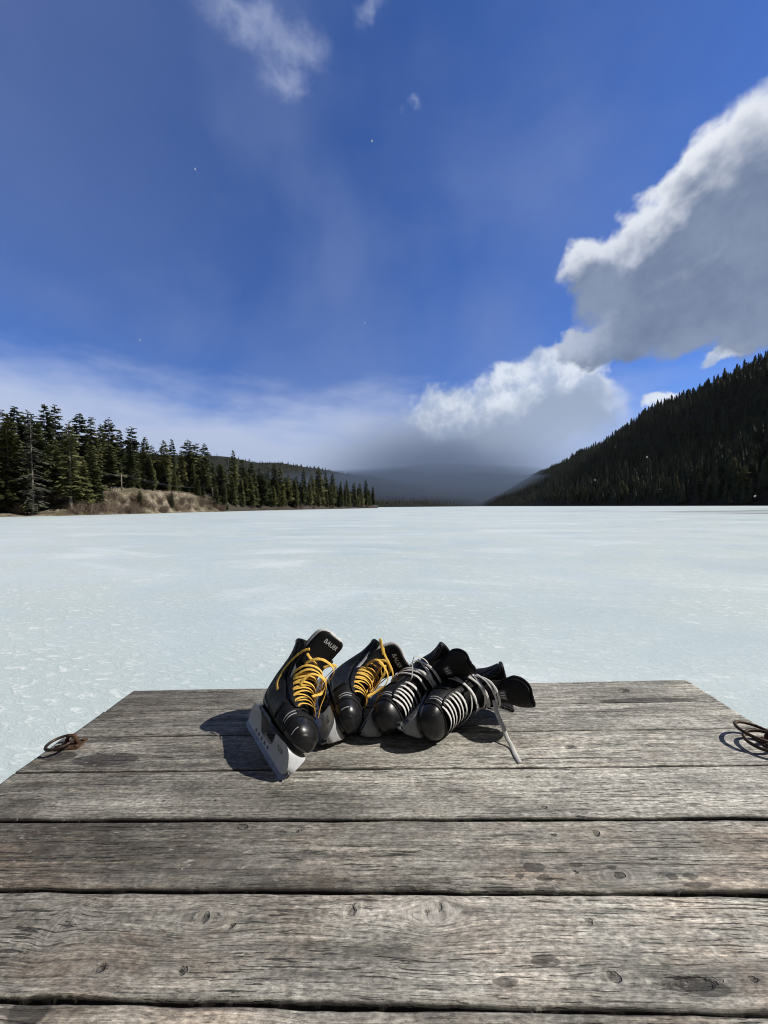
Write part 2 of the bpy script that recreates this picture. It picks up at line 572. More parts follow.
def mat_needles(name, dark, mid_, light, mix_attr=True):
    m, q, b = new_mat(name)
    geo = q.n('ShaderNodeNewGeometry')
    oi = q.n('ShaderNodeObjectInfo')
    n = q.noise(geo.outputs['Position'], 0.6, 4.0, 0.7)
    v = q.math('ADD', q.math('MULTIPLY', n, 0.8), q.math('MULTIPLY', q.math('SUBTRACT', oi.outputs['Random'], 0.5), 0.35))
    v = q.math('ADD', v, q.math('MULTIPLY', q.math('SUBTRACT', geo.outputs['Random Per Island'], 0.5), 0.25))
    q.put(b.inputs['Base Color'], q.ramp(v, [(0.2, dark), (0.45, mid_), (0.68, light)]))
    b.inputs['Roughness'].default_value = 0.8
    b.inputs['Specular IOR Level'].default_value = 0.2
    return m


M_needle = mat_needles('conifer_needles', (0.028, 0.040, 0.017), (0.090, 0.102, 0.040), (0.19, 0.18, 0.07))
M_needle_y = mat_needles('conifer_needles_olive', (0.035, 0.042, 0.012), (0.085, 0.090, 0.022), (0.14, 0.135, 0.035))
M_needle_g = mat_needles('conifer_needles_grey', (0.030, 0.034, 0.024), (0.070, 0.074, 0.052), (0.12, 0.12, 0.09))
M_bark = simple('bark', (0.13, 0.105, 0.08), 0.95, var=0.4, scale=6.0)
M_bark_g = simple('bark_grey', (0.15, 0.135, 0.115), 0.95, var=0.4, scale=6.0)
M_twig = simple('bare_twigs', (0.16, 0.115, 0.085), 0.95, var=0.4, scale=3.0)


def conifer_crown(seed, H, rad, base, nwh, nbr, dens, clump=0.35, droop=0.35, bare=0.0):
    """needle sprays on whorled branches; returns verts, tris"""
    r = np.random.RandomState(seed)
    vs, fs = [], []
    ph = r.rand(3) * 6.28
    for w in range(nwh):
        t = (w + r.rand() * 0.7) / nwh
        z = base + (H - base) * t
        prof = (1 - t) ** 0.62 * (0.72 + 0.28 * min(1, t * 5)) + 0.05
        prof *= 1 + clump * math.sin(t * 21 + ph[0]) * 0.30 + clump * 0.25 * math.sin(t * 47 + ph[1])
        nb = max(3, int(round(nbr * (0.6 + 0.4 * (1 - t)))))
        a0 = r.rand() * 6.28
        for k in range(nb):
            if r.rand() < 0.10 + bare: continue
            a = a0 + 6.283 * k / nb + r.randn() * 0.25
            L = rad * prof * (0.65 + 0.5 * r.rand()) * (1 + 0.3 * clump * math.sin(2 * a + ph[2] + t * 9))
            d = np.array([math.cos(a), math.sin(a), 0.25 - droop * (1.1 - t)])
            side = np.array([-math.sin(a), math.cos(a), 0])
            z0 = z + r.randn() * 0.22
            ns = max(2, int(dens * (0.35 + L / rad)))
            for s in range(ns):
                u = 0.12 + 0.88 * (s + r.rand()) / ns
                p = np.array([0, 0, z0]) + d * L * u + np.array([0, 0, -droop * 0.35 * L * u * u])
                w_ = (0.17 + 0.24 * rad * prof * (1 - 0.50 * u)) * (0.7 + 0.8 * r.rand())
                for sg in (-1, 1):
                    q1 = p + side * sg * w_ + d * w_ * 0.5 + np.array([0, 0, -w_ * (0.15 + 0.5 * r.rand())])
                    q2 = p + d * w_ * 1.0 + side * sg * w_ * 0.12 + np.array([0, 0, r.randn() * 0.1 * w_])
                    b = len(vs)
                    vs += [p - d * w_ * 0.25 + np.array([0, 0, 0.10 * w_]), q1, q2]
                    fs.append((b, b + 1, b + 2))
    # leader
    for k in range(5):
        a = r.rand() * 6.28; b = len(vs); w_ = 0.10 * (1 + rad * 0.15)
        vs += [np.array([w_ * math.cos(a), w_ * math.sin(a), H - 0.06 * H]), np.array([w_ * math.cos(a + 2.4), w_ * math.sin(a + 2.4), H - 0.06 * H]), np.array([0, 0, H + 0.01 * H])]
        fs.append((b, b + 1, b + 2))
    return np.array(vs), np.array(fs)


def trunk_mesh(seed, H, r0, branches=0):
    r = random.Random(seed)
    mb = MB()
    px_, py_ = r.random() * 6, r.random() * 6
    mb.tube([(0.12 * math.sin(px_ + i * 0.6) * i / 8, 0.12 * math.sin(py_ + i * 0.5) * i / 8, -0.8 + (H + 0.6) * i / 10) for i in range(11)],
            [r0 * (1.25 if i == 0 else (1 - 0.92 * i / 10)) for i in range(11)], 7)
    for k in range(branches):
        z = H * (0.10 + 0.75 * r.random()); a = r.random() * 6.28; L = (0.5 + r.random()) * 0.12 * H * (1 - z / H) + 0.3
        mb.tube([(0, 0, z), (L * .5 * math.cos(a), L * .5 * math.sin(a), z - 0.05 * L), (L * math.cos(a), L * math.sin(a), z - 0.3 * L)], [0.05, 0.035, 0.012], 4)
    return mb.mesh('trunk')


# templates at 18 m, scaled on placing
TH = 18.0
templates = []
for i, (rad, base, nwh, nbr, clump, droop) in enumerate([(3.0, 1.6, 34, 8, 0.30, 0.30), (3.4, 2.4, 32, 8, 0.50, 0.35), (2.6, 1.2, 36, 8, 0.35, 0.40), (3.8, 3.5, 28, 8, 0.75, 0.25),
                                              (2.4, 2.0, 36, 7, 0.45, 0.35), (3.2, 4.0, 26, 8, 0.9, 0.20), (2.9, 1.0, 34, 9, 0.4, 0.45)]):
    v, f = conifer_crown(100 + i, TH, rad, base, nwh + 6, nbr + 1, 10, clump, droop)
    me = np_mesh('crown', v, f); me.materials.append(M_needle)
    tm = trunk_mesh(i, TH, 0.24, 14); tm.materials.append(M_bark)
    templates.append((me, tm))
v, f = conifer_crown(301, TH, 2.6, 1.2, 26, 6, 5, 0.5, 0.5, 0.25)      # thin, half-dead
me_thin = np_mesh('crown', v, f); me_thin.materials.append(M_needle_g)
tm_thin = trunk_mesh(31, TH, 0.22, 60); tm_thin.materials.append(M_bark_g)
v, f = conifer_crown(302, TH, 3.1, 0.8, 34, 8, 9, 0.4, 0.4)            # olive
me_olive = np_mesh('crown', v, f); me_olive.materials.append(M_needle_y)
v, f = conifer_crown(303, TH, 2.6, 3.2, 30, 7, 8, 0.5, 0.35, 0.08)     # with a pale bare lower trunk
me_tall = np_mesh('crown', v, f); me_tall.materials.append(M_needle)
tm_pale = trunk_mesh(33, TH, 0.27, 20); tm_pale.materials.append(M_bark_g)


def make_tree(name, px, ytop, inland, label, group, crown, trunk, rz, wide=1.0, h=None, cat='tree'):
    Z = shore_z(px) + inland
    x = (px - 384) / FPX * Z
    z0 = left_height(px, inland)
    hor = 506.8 - (px - 384) * 0.0087
    if h is None: h = (hor - ytop) / FPX * Z + CAM_H - z0
    s = h / TH
    t = empty(name)
    t.location = (x, Z, z0 - 0.1)
    t.rotation_euler = (0, 0, rz)
    t.scale = (s * wide, s * wide, s)
    tag(t, label, cat, group)
    for n_, me_ in (('trunk', trunk), ('crown', crown)):
        o = bpy.data.objects.new(n_, me_)
        COL.objects.link(o)
        o.parent = t
    return t


# the skyline trees of the left-hand wood: (column, row of the tip, metres inland, template, width)
sky_trees = [(2, 409, 14, 6, 1.1), (17, 407, 10, 0, 1.15), (30, 412, 20, 3, 1.0), (47, 404, 20, 2, 1.0), (57, 405, 24, 4, 1.0), (81, 413, 20, 1, 1.05), (93, 417, 22, 6, 1.0),
             (102, 424, 24, 4, 0.9), (110, 419, 26, 3, 0.95), (121, 430, 26, 2, 1.0), (133, 427, 28, 5, 0.95), (146, 437, 30, 0, 1.0), (153, 445, 26, 4, 1.0), (165, 440, 22, 1, 0.95), (173, 439, 24, 2, 0.9),
             (182, 450, 30, 6, 1.0), (189, 440, 32, 3, 1.0), (197, 443, 34, 5, 0.9), (205, 443, 36, 1, 0.9), (213, 462, 36, 0, 1.0), (222, 464, 34, 2, 1.0), (234, 450, 14, 2, 0.9), (243, 459, 14, 6, 1.0),
             (252, 462, 16, 1, 1.0), (260, 468, 16, 4, 1.0), (268, 470, 14, 2, 1.0), (275, 463, 12, 0, 1.05), (289, 474, 12, 4, 1.0), (297, 476, 14, 6, 1.0), (304, 469, 14, 2, 0.9), (312, 473, 14, 1, 0.9), (319, 467, 12, 3, 0.85),
             (326, 472, 16, 6, 0.9), (333, 473, 14, 0, 0.9), (341, 481, 12, 4, 0.9), (347, 480, 12, 2, 0.9), (354, 482, 14, 1, 0.9), (360, 483, 12, 5, 0.9), (366, 479, 12, 2, 0.95), (373, 486, 10, 0, 0.85)]
GRP_SKY = 'tall conifers on the skyline of the wood across the ice'
for (px, yt, inl, k, wd) in sky_trees:
    lab = 'tall dark green conifer rising to the skyline of the left wood'
    if px > 225: lab = 'dark conifer on the skyline of the low wooded point'
    make_tree('conifer', px, yt, inl, lab, GRP_SKY if px <= 225 else 'conifers on the skyline of the wooded point', templates[k][0], templates[k][1], rnd.random() * 6.28, wd)
# single trees one can tell apart
make_tree('olive_conifer', 9, 420, 3.5, 'yellowish olive green conifer at the far left end of the shore', None, me_olive, templates[0][1], 0.6, 1.1)
make_tree('bare_conifer', 33, 415, 2.0, 'thin half dead grey conifer with bare trunk at the waterside', None, me_thin, tm_thin, 1.0, 1.0)
make_tree('pale_trunk_conifer', 71, 421, 2.5, 'dark conifer with pale lower trunk standing beside the tan beach', None, me_tall, tm_pale, 2.0, 1.05)
make_tree('olive_conifer', 281, 462, 6, 'sunlit olive conifer tallest at the start of the wooded point', None, me_olive, templates[1][1], 3.0, 0.75)
# the body of the wood behind and between them
random.seed(5)
for i in range(215):
    px = rnd.uniform(-60, 372) if i < 130 else rnd.uniform(226, 374)
    if 85 < px < 220: inl = rnd.uniform(13, 32)
    else: inl = rnd.uniform(4.5, 22)
    hmax = float(np.interp(px, [-60, 60, 120, 200, 230, 372], [18, 16, 13, 13, 15, 16]))
    k = rnd.randrange(7)
    on_bank = 85 < px < 220
    make_tree('conifer', px, 0, inl, 'dark green conifer crowded above the tan sandy bank' if on_bank else ('dark green conifer crowded at the left end of the wood' if px <= 85 else 'dark green conifer crowded on the low wooded point'),
              'conifers above the sandy bank' if on_bank else ('conifers filling the left end of the wood' if px <= 85 else 'conifers filling the wooded point'),
              templates[k][0], templates[k][1], rnd.random() * 6.28, rnd.uniform(0.9, 1.25), h=hmax * rnd.uniform(0.5, 0.95))
for i, (px, inl, h) in enumerate([(84, 2.2, 9.5), (92, 3.0, 11.5), (101, 2.0, 5.5), (140, 2.5, 3.8), (172, 2.2, 4.6), (216, 2.5, 7.0), (224, 2.0, 9.0)]):
    make_tree('conifer', px, 0, inl, 'conifer rooted low in front of the sandy bank by the waterline', 'conifers in front of the sandy bank', templates[i % 7][0], templates[i % 7][1], i * 1.3, 1.0, h=h)
for (px, inl, h, lab) in [(198, 6, 5.5, 'small young conifer at the right end of the sandy bank'), (203, 5, 4.2, 'shortest young conifer beside the sandy bank'), (131, 9, 5.0, 'young conifer alone on top of the sandy bank')]:
    make_tree('young_conifer', px, 0, inl, lab, None, templates[6][0], templates[6][1], px, 1.2, h=h)


# leafless shrubs along the waterline
def shrub_mesh(seed, H, n):
    r = random.Random(seed)
    mb = MB()
    for k in range(n):
        a = r.random() * 6.28; tilt = r.uniform(0.05, 0.75); h = H * r.uniform(0.5, 1.0)
        b = Vector((r.gauss(0, 0.28), r.gauss(0, 0.28), -0.1))
        d = Vector((math.cos(a) * tilt, math.sin(a) * tilt, 1)).normalized()
        p1 = b + d * h * 0.5 + Vector((r.gauss(0, .08), r.gauss(0, .08), 0)); p2 = b + d * h + Vector((r.gauss(0, .2), r.gauss(0, .2), 0))
        mb.tube([b, p1, p2], [0.022, 0.016, 0.006], 3)
        for j in range(5):
            t = r.uniform(0.35, 0.95); q0 = b.lerp(p2, t)
            e = Vector((r.gauss(0, 1), r.gauss(0, 1), 0.9)).normalized() * h * r.uniform(.15, .35)
            mb.tube([q0, q0 + e], [0.011, 0.004], 3)
    return mb.mesh('leafless_shrub')


sh_t = [shrub_mesh(i, 2.2, 34) for i in range(4)]
for m_ in sh_t: m_.materials.append(M_twig)
for i in range(120):
    px = rnd.uniform(-40, 376) if i % 2 else rnd.uniform(70, 240)
    inl = rnd.uniform(0.3, 4.0) if not (28 < px < 76) else rnd.uniform(4, 7)
    Z = shore_z(px) + inl
    o = bpy.data.objects.new('leafless_shrub', sh_t[i % 4])
    COL.objects.link(o)
    o.location = ((px - 384) / FPX * Z, Z, left_height(px, inl) - 0.05)
    s = rnd.uniform(0.7, 1.35); o.scale = (s * 1.2, s * 1.2, s)
    o.rotation_euler = (0, 0, rnd.random() * 6.28)
    on = 80 <= px <= 225
    tag(o, 'leafless brown shrub growing at the foot of the sandy bank' if on else ('leafless brown shrub at the waterside left of the tan beach' if px < 80 else 'leafless grey shrub under the conifers of the wooded point'), 'shrub',
        'shrubs at the foot of the sandy bank' if on else ('shrubs at the left waterside' if px < 80 else 'shrubs along the wooded point'))

# utility pole with its wires above the sandy bank
M_pole = simple('pole_wood', (0.20, 0.17, 0.14), 0.9, var=0.3, scale=4.0)
M_wire = simple('wire', (0.10, 0.10, 0.10), 0.6, 0.4)


def util_pole(px, ytop, inl, label):
    Z = shore_z(px) + inl
    p = Vector(((px - 384) / FPX * Z, Z, left_height(px, inl)))
    hor = 506.8 - (px - 384) * 0.0087
    h = (hor - ytop) / FPX * Z + CAM_H - p.z
    r_ = empty('utility_pole'); r_.location = p
    tag(r_, label, 'utility pole')
    mb = MB(); mb.tube([(0, 0, -0.5), (0, 0, h)], [0.15, 0.11], 8); mb.build('pole', M_pole, r_)
    mb = MB(); mb.box((0, 0, h - 0.35), (1.15, 0.07, 0.07), Matrix.Rotation(0.45, 4, 'Z')); mb.build('crossarm', M_pole, r_, False)
    for k in (-1, 0, 1):
        mb = MB(); c = Matrix.Rotation(0.45, 4, 'Z') @ Vector((k * 0.95, 0, h - 0.28))
        mb.tube([c, c + Vector((0, 0, 0.10)), c + Vector((0, 0, .18))], [0.05, 0.07, 0.03], 8); mb.build('insulator', M_pole, r_)
    return p, h


pA, hA = util_pole(122, 474, 7, 'wooden utility pole with crossarm standing on the sandy bank')
pB, hB = util_pole(213, 487, 12, 'wooden utility pole half hidden among conifers past the sandy bank')
pC = Vector((pA.x - 45, pA.y - 12, pA.z + 1))
for k in (-1, 0, 1):
    mb = MB()
    for (s_, hs, e_, he) in ((pC, hA + 0.4, pA, hA), (pA, hA, pB, hB)):
        off = Matrix.Rotation(0.45, 4, 'Z') @ Vector((k * 0.95, 0, -0.1))
        mb.tube([s_.lerp(e_, t) + off + Vector((0, 0, hs + (he - hs) * t - 1.1 * 4 * t * (1 - t))) for t in np.linspace(0, 1, 14)], 0.016, 4)
    tag(mb.build('overhead_wire', M_wire), 'thin dark overhead wire strung between the utility poles', 'wire', 'wires between the utility poles')


# the mountain's wood: one mass of conifers
def far_crowns(n, H, rad):
    out = []
    for s in range(n):
        r = np.random.RandomState(900 + s)
        vs, fs = [], []
        nl = 9
        for i in range(nl):
            t = i / nl
            z0 = H * (0.08 + 0.92 * t)
            rr = rad * (1 - t) ** 0.8 * (0.8 + 0.4 * r.rand()) + 0.012
            k = 7
            a0 = r.rand() * 6.28
            top = z0 + H * 0.20
            for j in range(k):
                a = a0 + 6.283 * j / k; q_ = rr * (0.6 + 0.65 * r.rand())
                b = len(vs)
                vs += [(0, 0, min(top, H)), (q_ * math.cos(a), q_ * math.sin(a), z0 - 0.05 * H * r.rand()), (q_ * .75 * math.cos(a + 0.8), q_ * .75 * math.sin(a + 0.8), z0 + 0.03 * H * r.rand())]
                fs.append((b, b + 1, b + 2))
        out.append((np.array(vs), np.array(fs)))
    return out


far_t = far_crowns(8, 1.0, 0.19)


def forest(name, pts, label, mat, cat='forest'):
    """pts: list of (x,y,z,h)"""
    V, Fc, off = [], [], 0
    r = np.random.RandomState(4)
    for (x, y, z, h) in pts:
        v, f = far_t[r.randint(8)]
        a = r.rand() * 6.28
        wv_ = h * r.uniform(0.85, 1.3)
        c, s = math.cos(a), math.sin(a)
        vv = np.stack([x + (v[:, 0] * c - v[:, 1] * s) * wv_, y + (v[:, 0] * s + v[:, 1] * c) * wv_, z - 0.5 + v[:, 2] * h], 1)
        V.append(vv); Fc.append(f + off); off += len(vv)
    me = np_mesh(name, np.concatenate(V), np.concatenate(Fc))
    o = link(name, me, mat, smooth=False)
    return tag(o, label, cat, None, 'stuff')


M_far = mat_needles('far_needles', (0.008, 0.015, 0.008), (0.022, 0.034, 0.017), (0.048, 0.056, 0.024))
pts = []
r_ = np.random.RandomState(11)
while len(pts) < 11000:
    al = r_.uniform(-350, 2300) if len(pts) % 3 else r_.uniform(-250, 700)
    la = r_.uniform(R_LAT0 + 1, R_LATR + 25)
    h = right_h(al, la)
    if h < 0: continue
    x, y = val2w(al, la)
    pts.append((x, y, h, r_.uniform(7, 14) * (1.0 if r_.rand() < .85 else 1.25)))
forest('mountain_forest', pts, 'dense dark conifer wood covering the steep mountainside', M_far)
pts = []
while len(pts) < 4500:
    px = r_.uniform(-300, 520); t = r_.uniform(0, 1.04)
    x, y, h = lh_fn(px, t)
    if h < 0.5: continue
    pts.append((x, y, h, r_.uniform(9, 16)))
forest('hill_forest', pts, 'misty conifer wood on the hill behind the left shore', M_far)

for i in range(90):
    al = r_.uniform(110, 620); la = R_LAT0 + 6 + 5 * math.sin(al * .006 + 1) + r_.uniform(0, 26) * (0.3 + 0.7 * r_.rand())
    x, y = val2w(al, la)
    z0 = max(0.0, right_h(al, la)); h = r_.uniform(9, 16); k = int(r_.randint(7))
    t = empty('conifer'); t.location = (x, y, z0 - .3); t.rotation_euler = (0, 0, r_.rand() * 6.28); t.scale = (h / TH * 1.1, h / TH * 1.1, h / TH)
    tag(t, 'dark conifer in the front rank of the wood at the foot of the mountain', 'tree', 'conifers at the foot of the mountain')
    for n_, me_ in (('trunk', templates[k][1]), ('crown', templates[k][0])):
        o = bpy.data.objects.new(n_, me_); COL.objects.link(o); o.parent = t

# ------------------------------------------------------------------ haze over the valley
HAZE, FOG = 0.00002, 0.0018


def volume_mat(name, dens, col):
    m = bpy.data.materials.new(name)
    m.use_nodes = True
    m.node_tree.nodes.clear()
    q = G(m.node_tree)
    v = q.n('ShaderNodeVolumePrincipled')
    v.inputs['Color'].default_value = (*col, 1)
    v.inputs['Density'].default_value = dens
    v.inputs['Anisotropy'].default_value = 0.1
    o = q.n('ShaderNodeOutputMaterial')
    m.node_tree.links.new(v.outputs[0], o.inputs['Volume'])
    m.cycles.homogeneous_volume = True
    return m


mb = MB(); nr, nn_ = 14, 28
rows = []
for i in range(nr + 1):
    ph = -math.pi / 2 + math.pi * i / nr
    row = []
    for j in range(nn_):
        th = 2 * math.pi * j / nn_
        d = Vector((math.cos(ph) * math.cos(th), math.cos(ph) * math.sin(th), math.sin(ph)))
        k = 1 + 0.60 * mnoise.fractal(d * 2.6, 1.0, 2.0, 3)
        row.append(Vector((150 + 2100 * d.x * k, 2500 + 1500 * d.y * k, 40 + 140 * d.z * k)))
    rows.append(row)
mb.rings(rows)
tag(mb.build('fog_bank', volume_mat('fog_air', FOG, (0.19, 0.26, 0.385)), None), 'grey bank of fog hanging over the far end of the valley', 'fog', None, 'stuff')
mb = MB(); mb.box((0, 0, 230), (EXT + 100, EXT + 100, 232))
tag(mb.build('haze', volume_mat('haze_air', HAZE, (0.80, 0.86, 0.95)), None, False), kind='stuff')

# ------------------------------------------------------------------ dock
DOCK = F2W @ Matrix.Translation((0.05768, 1.30512, -0.60844)) @ Matrix.Rotation(-0.04453, 4, 'Z') @ Matrix.Rotation(0.02081, 4, 'X') @ Matrix.Rotation(-0.04102, 4, 'Y')
HW, PW, TK, GAP = 0.96866, 0.14, 0.038, 0.0042
NPL = 15


def px_dock(px, py, h=0.0):
    """dock-local point at height h under a pixel of the photograph (used only to read distances off the photo)"""
    inv = DOCK.inverted()
    o = inv @ Vector((0, 0, CAM_H)); d = inv.to_3x3() @ px_dir(px, py)
    t = (h - o.z) / d.z
    return o + d * t


# knots and dents: (pixel, length along grain m, across m, darkness, pale ring)
KN = [(242, 827, .016, .008, 1.0, .6), (298, 831, .010, .006, .5, .4), (428, 913, .012, .020, .42, .2), (440, 908, .008, .012, .45, .9), (432, 914, .028, .024, .05, .9), (619, 876, .013, .006, 1.2, .3), (617, 876, .022, .012, .05, 1.2), (596, 833, .007, .007, .9, .3), (554, 835, .006, .004, .9, .1),
      (589, 921, .006, .005, 1.0, .2), (614, 978, .009, .008, 1.0, .3), (352, 911, .010, .013, .6, .9), (205, 918, .012, .012, .45, .4), (205, 918, .028, .02, .05, .8), (183, 972, .008, .006, .9, .2), (755, 981, .008, .005, .6, .2),
      (95, 803, .030, .012, .1, .9), (100, 970, .014, .007, .5, .4), (232, 926, .006, .004, .9, .1), (372, 982, .012, .010, .4, .7), (575, 872, .006, .004, .9, .2), (62, 925, .008, .022, .2, .9),
      (624, 690, .022, .014, .9, .3), (570, 748, .018, .010, .6, .4), (648, 746, .007, .005, .8, .3), (544, 808, .008, .005, 1, .1), (528, 778, .006, .004, .9, .1), (500, 745, .02, .01, .2, .5),
      (345, 1012, .03, .012, .3, .8), (60, 1003, .012, .006, .2, .9), (164, 801, .006, .004, .8, .1), (215, 801, .006, .005, .6, .3), (252, 798, .02, .01, .15, .7), (30, 850, .04, .012, .05, .8),
      (200, 864, .06, .016, .25, .7), (690, 985, .045, .008, .9, .1), (560, 772, .01, .006, .2, .2), (120, 762, .02, .01, .1, .6)]
# water stains: (pixel, rx, ry)
ST = [(534, 867, .022, .010), (545, 879, .016, .006), (405, 889, .022, .005), (497, 889, .03, .005), (545, 890, .02, .005), (690, 876, .015, .006), (612, 868, .012, .005), (520, 877, .008, .004), (576, 865, .013, .005), (698, 886, .024, .006), (672, 877, .012, .006), (505, 983, .02, .006),
      (546, 962, .022, .007), (706, 990, .038, .009), (30, 1012, .03, .02), (650, 700, .16, .02), (105, 760, .10, .03), (60, 757, .05, .02)]


def build_deck():
    rs = np.random.RandomState(21)
    V, Fq = [], []
    A = {k: [] for k in ('wx', 'wy', 'pid', 'kd', 'kp', 'st', 'tn', 'wn', 'lx', 'ed')}
    off = 0
    kn = [(px_dock(a, b), l, w, d, p) for a, b, l, w, d, p in KN]
    st = [(px_dock(a, b), l, w) for a, b, l, w in ST]
    for k in range(NPL):
        x0 = -HW + rs.uniform(-.012, .012); x1 = HW + rs.uniform(-.012, .012)
        if k == 0: x0, x1 = -HW + .002, HW
        nx = 390 if k < 9 else 60
        y1 = -k * PW - GAP / 2; y0 = -(k + 1) * PW + GAP / 2
        ny = 27 if k < 9 else 8
        xs = np.linspace(x0, x1, nx); ts = np.linspace(0, 1, ny)
        ts = np.concatenate([[0, .012, .03], ts[1:-1], [.97, .988, 1]])
        ny = len(ts)
        X, T = np.meshgrid(xs, ts, indexing='ij')
        edge0 = np.array([mnoise.fractal(Vector((x * 9, k * 3.1, 0.3)), 1.0, 2.0, 5) for x in xs]) * 0.0022
        edge1 = np.array([mnoise.fractal(Vector((x * 9, k * 3.1, 7.3)), 1.0, 2.0, 6) for x in xs]) * 0.0020
        ya = (y0 + edge0)[:, None]; yb = (y1 + edge1)[:, None]
        Y = ya + (yb - ya) * T
        tilt = rs.uniform(-.0022, .0022); lift = rs.uniform(-.0012, .0016); cup = rs.uniform(-.0015, .0025)
        Z = lift + tilt * (T - .5) * 2 + cup * ((T - .5) * 2) ** 2
        d_e = np.minimum(T, 1 - T) * PW
        Z = Z - 0.0042 * np.clip(1 - d_e / 0.0042, 0, 1) ** 2
        lowf = np.array([[mnoise.noise(Vector((x * 5, t * 3, k * 5.0))) for t in ts] for x in xs])
        Z = Z + lowf * 0.0009
        wy = (T - .5) * PW; wx = X + k * 3.77
        kd = np.zeros_like(X); kp = np.zeros_like(X); sm = np.zeros_like(X); push = np.zeros_like(X)
        for c, l, w, dk, pl in kn:
            if not (y0 - .03 < c.y < y1 + .03): continue
            dxx = X - c.x; dyy = Y - c.y
            nn = 0.10 * np.sin(np.arctan2(dyy / w, dxx / l) * 2 + c.x * 40)
            d = np.sqrt((dxx / l) ** 2 + (dyy / w) ** 2) * (1 + nn)
            kd = np.maximum(kd, (0.55 + 0.45 * min(dk, 1)) * np.clip(1 - d / 1.5, 0, 1) * min(1, dk * 1.6))
            kp = np.maximum(kp, pl * np.exp(-(d / 1.7) ** 2))
            inf = np.exp(-((dxx / (l * 3.2)) ** 2) - (dyy / (w * 2.2)) ** 2)
            push = push + np.sign(dyy) * inf * w * 0.45 * (1 - np.exp(-np.abs(dyy) / (w * .5)))
            Z = Z - 0.0022 * min(1, dk) * (1 - smoothstep(0.2, 0.75, d)) * min(1, w / .008)
            Z = Z + 0.0006 * pl * np.exp(-((d - 1.2) / .6) ** 2)
        for c, l, w in st:
            dxx = X - c.x; dyy = Y - c.y
            d = np.sqrt((dxx / l) ** 2 + (dyy / w) ** 2)
            sm = np.maximum(sm, 1 - smoothstep(0.5, 1.25, d))
        wy = wy - push
        n = nx * ny
        top = np.stack([X, Y, Z], -1).reshape(-1, 3)
        idx = np.arange(n).reshape(nx, ny) + off
        Fq.append(np.stack([idx[:-1, :-1], idx[1:, :-1], idx[1:, 1:], idx[:-1, 1:]], -1).reshape(-1, 4))
        V.append(top)
        # skirts: sides and ends down to the underside, then the underside
        rim = np.concatenate([idx[:, 0], idx[-1, 1:], idx[-2::-1, -1], idx[0, -2:0:-1]])
        loc = rim - off
        low = top[loc].copy(); low[:, 2] = -TK
        low[:, 1] += np.where(low[:, 1] < (y0 + y1) / 2, .0008, -.0008)
        li = np.arange(len(rim)) + off + n
        V.append(low)
        Fq.append(np.stack([np.roll(rim, -1), rim, li, np.roll(li, -1)], -1))
        full = lambda a: np.concatenate([a.reshape(-1), a.reshape(-1)[loc]])
        tone, warm = rs.uniform(-1, 1), rs.uniform(-1, 1)
        if k == 6: tone, warm = -.1, 1.0
        if k == 5: tone, warm = .1, .35
        if k == 7: tone, warm = .2, .1
        ed = np.clip(1 - d_e / 0.006, 0, 1)
        A['ed'].append(np.concatenate([ed.reshape(-1), np.full(len(rim), 1.6)]))
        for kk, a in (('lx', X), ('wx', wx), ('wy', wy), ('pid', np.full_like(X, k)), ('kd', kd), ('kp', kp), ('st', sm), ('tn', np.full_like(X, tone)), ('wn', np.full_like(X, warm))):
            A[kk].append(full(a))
        off += n + len(rim)
    me = np_mesh('deck', np.concatenate(V), np.concatenate(Fq))
    for kk, a in A.items():
        at = me.attributes.new(kk, 'FLOAT', 'POINT')
        at.data.foreach_set('value', np.concatenate(a).astype(np.float32))
    return me


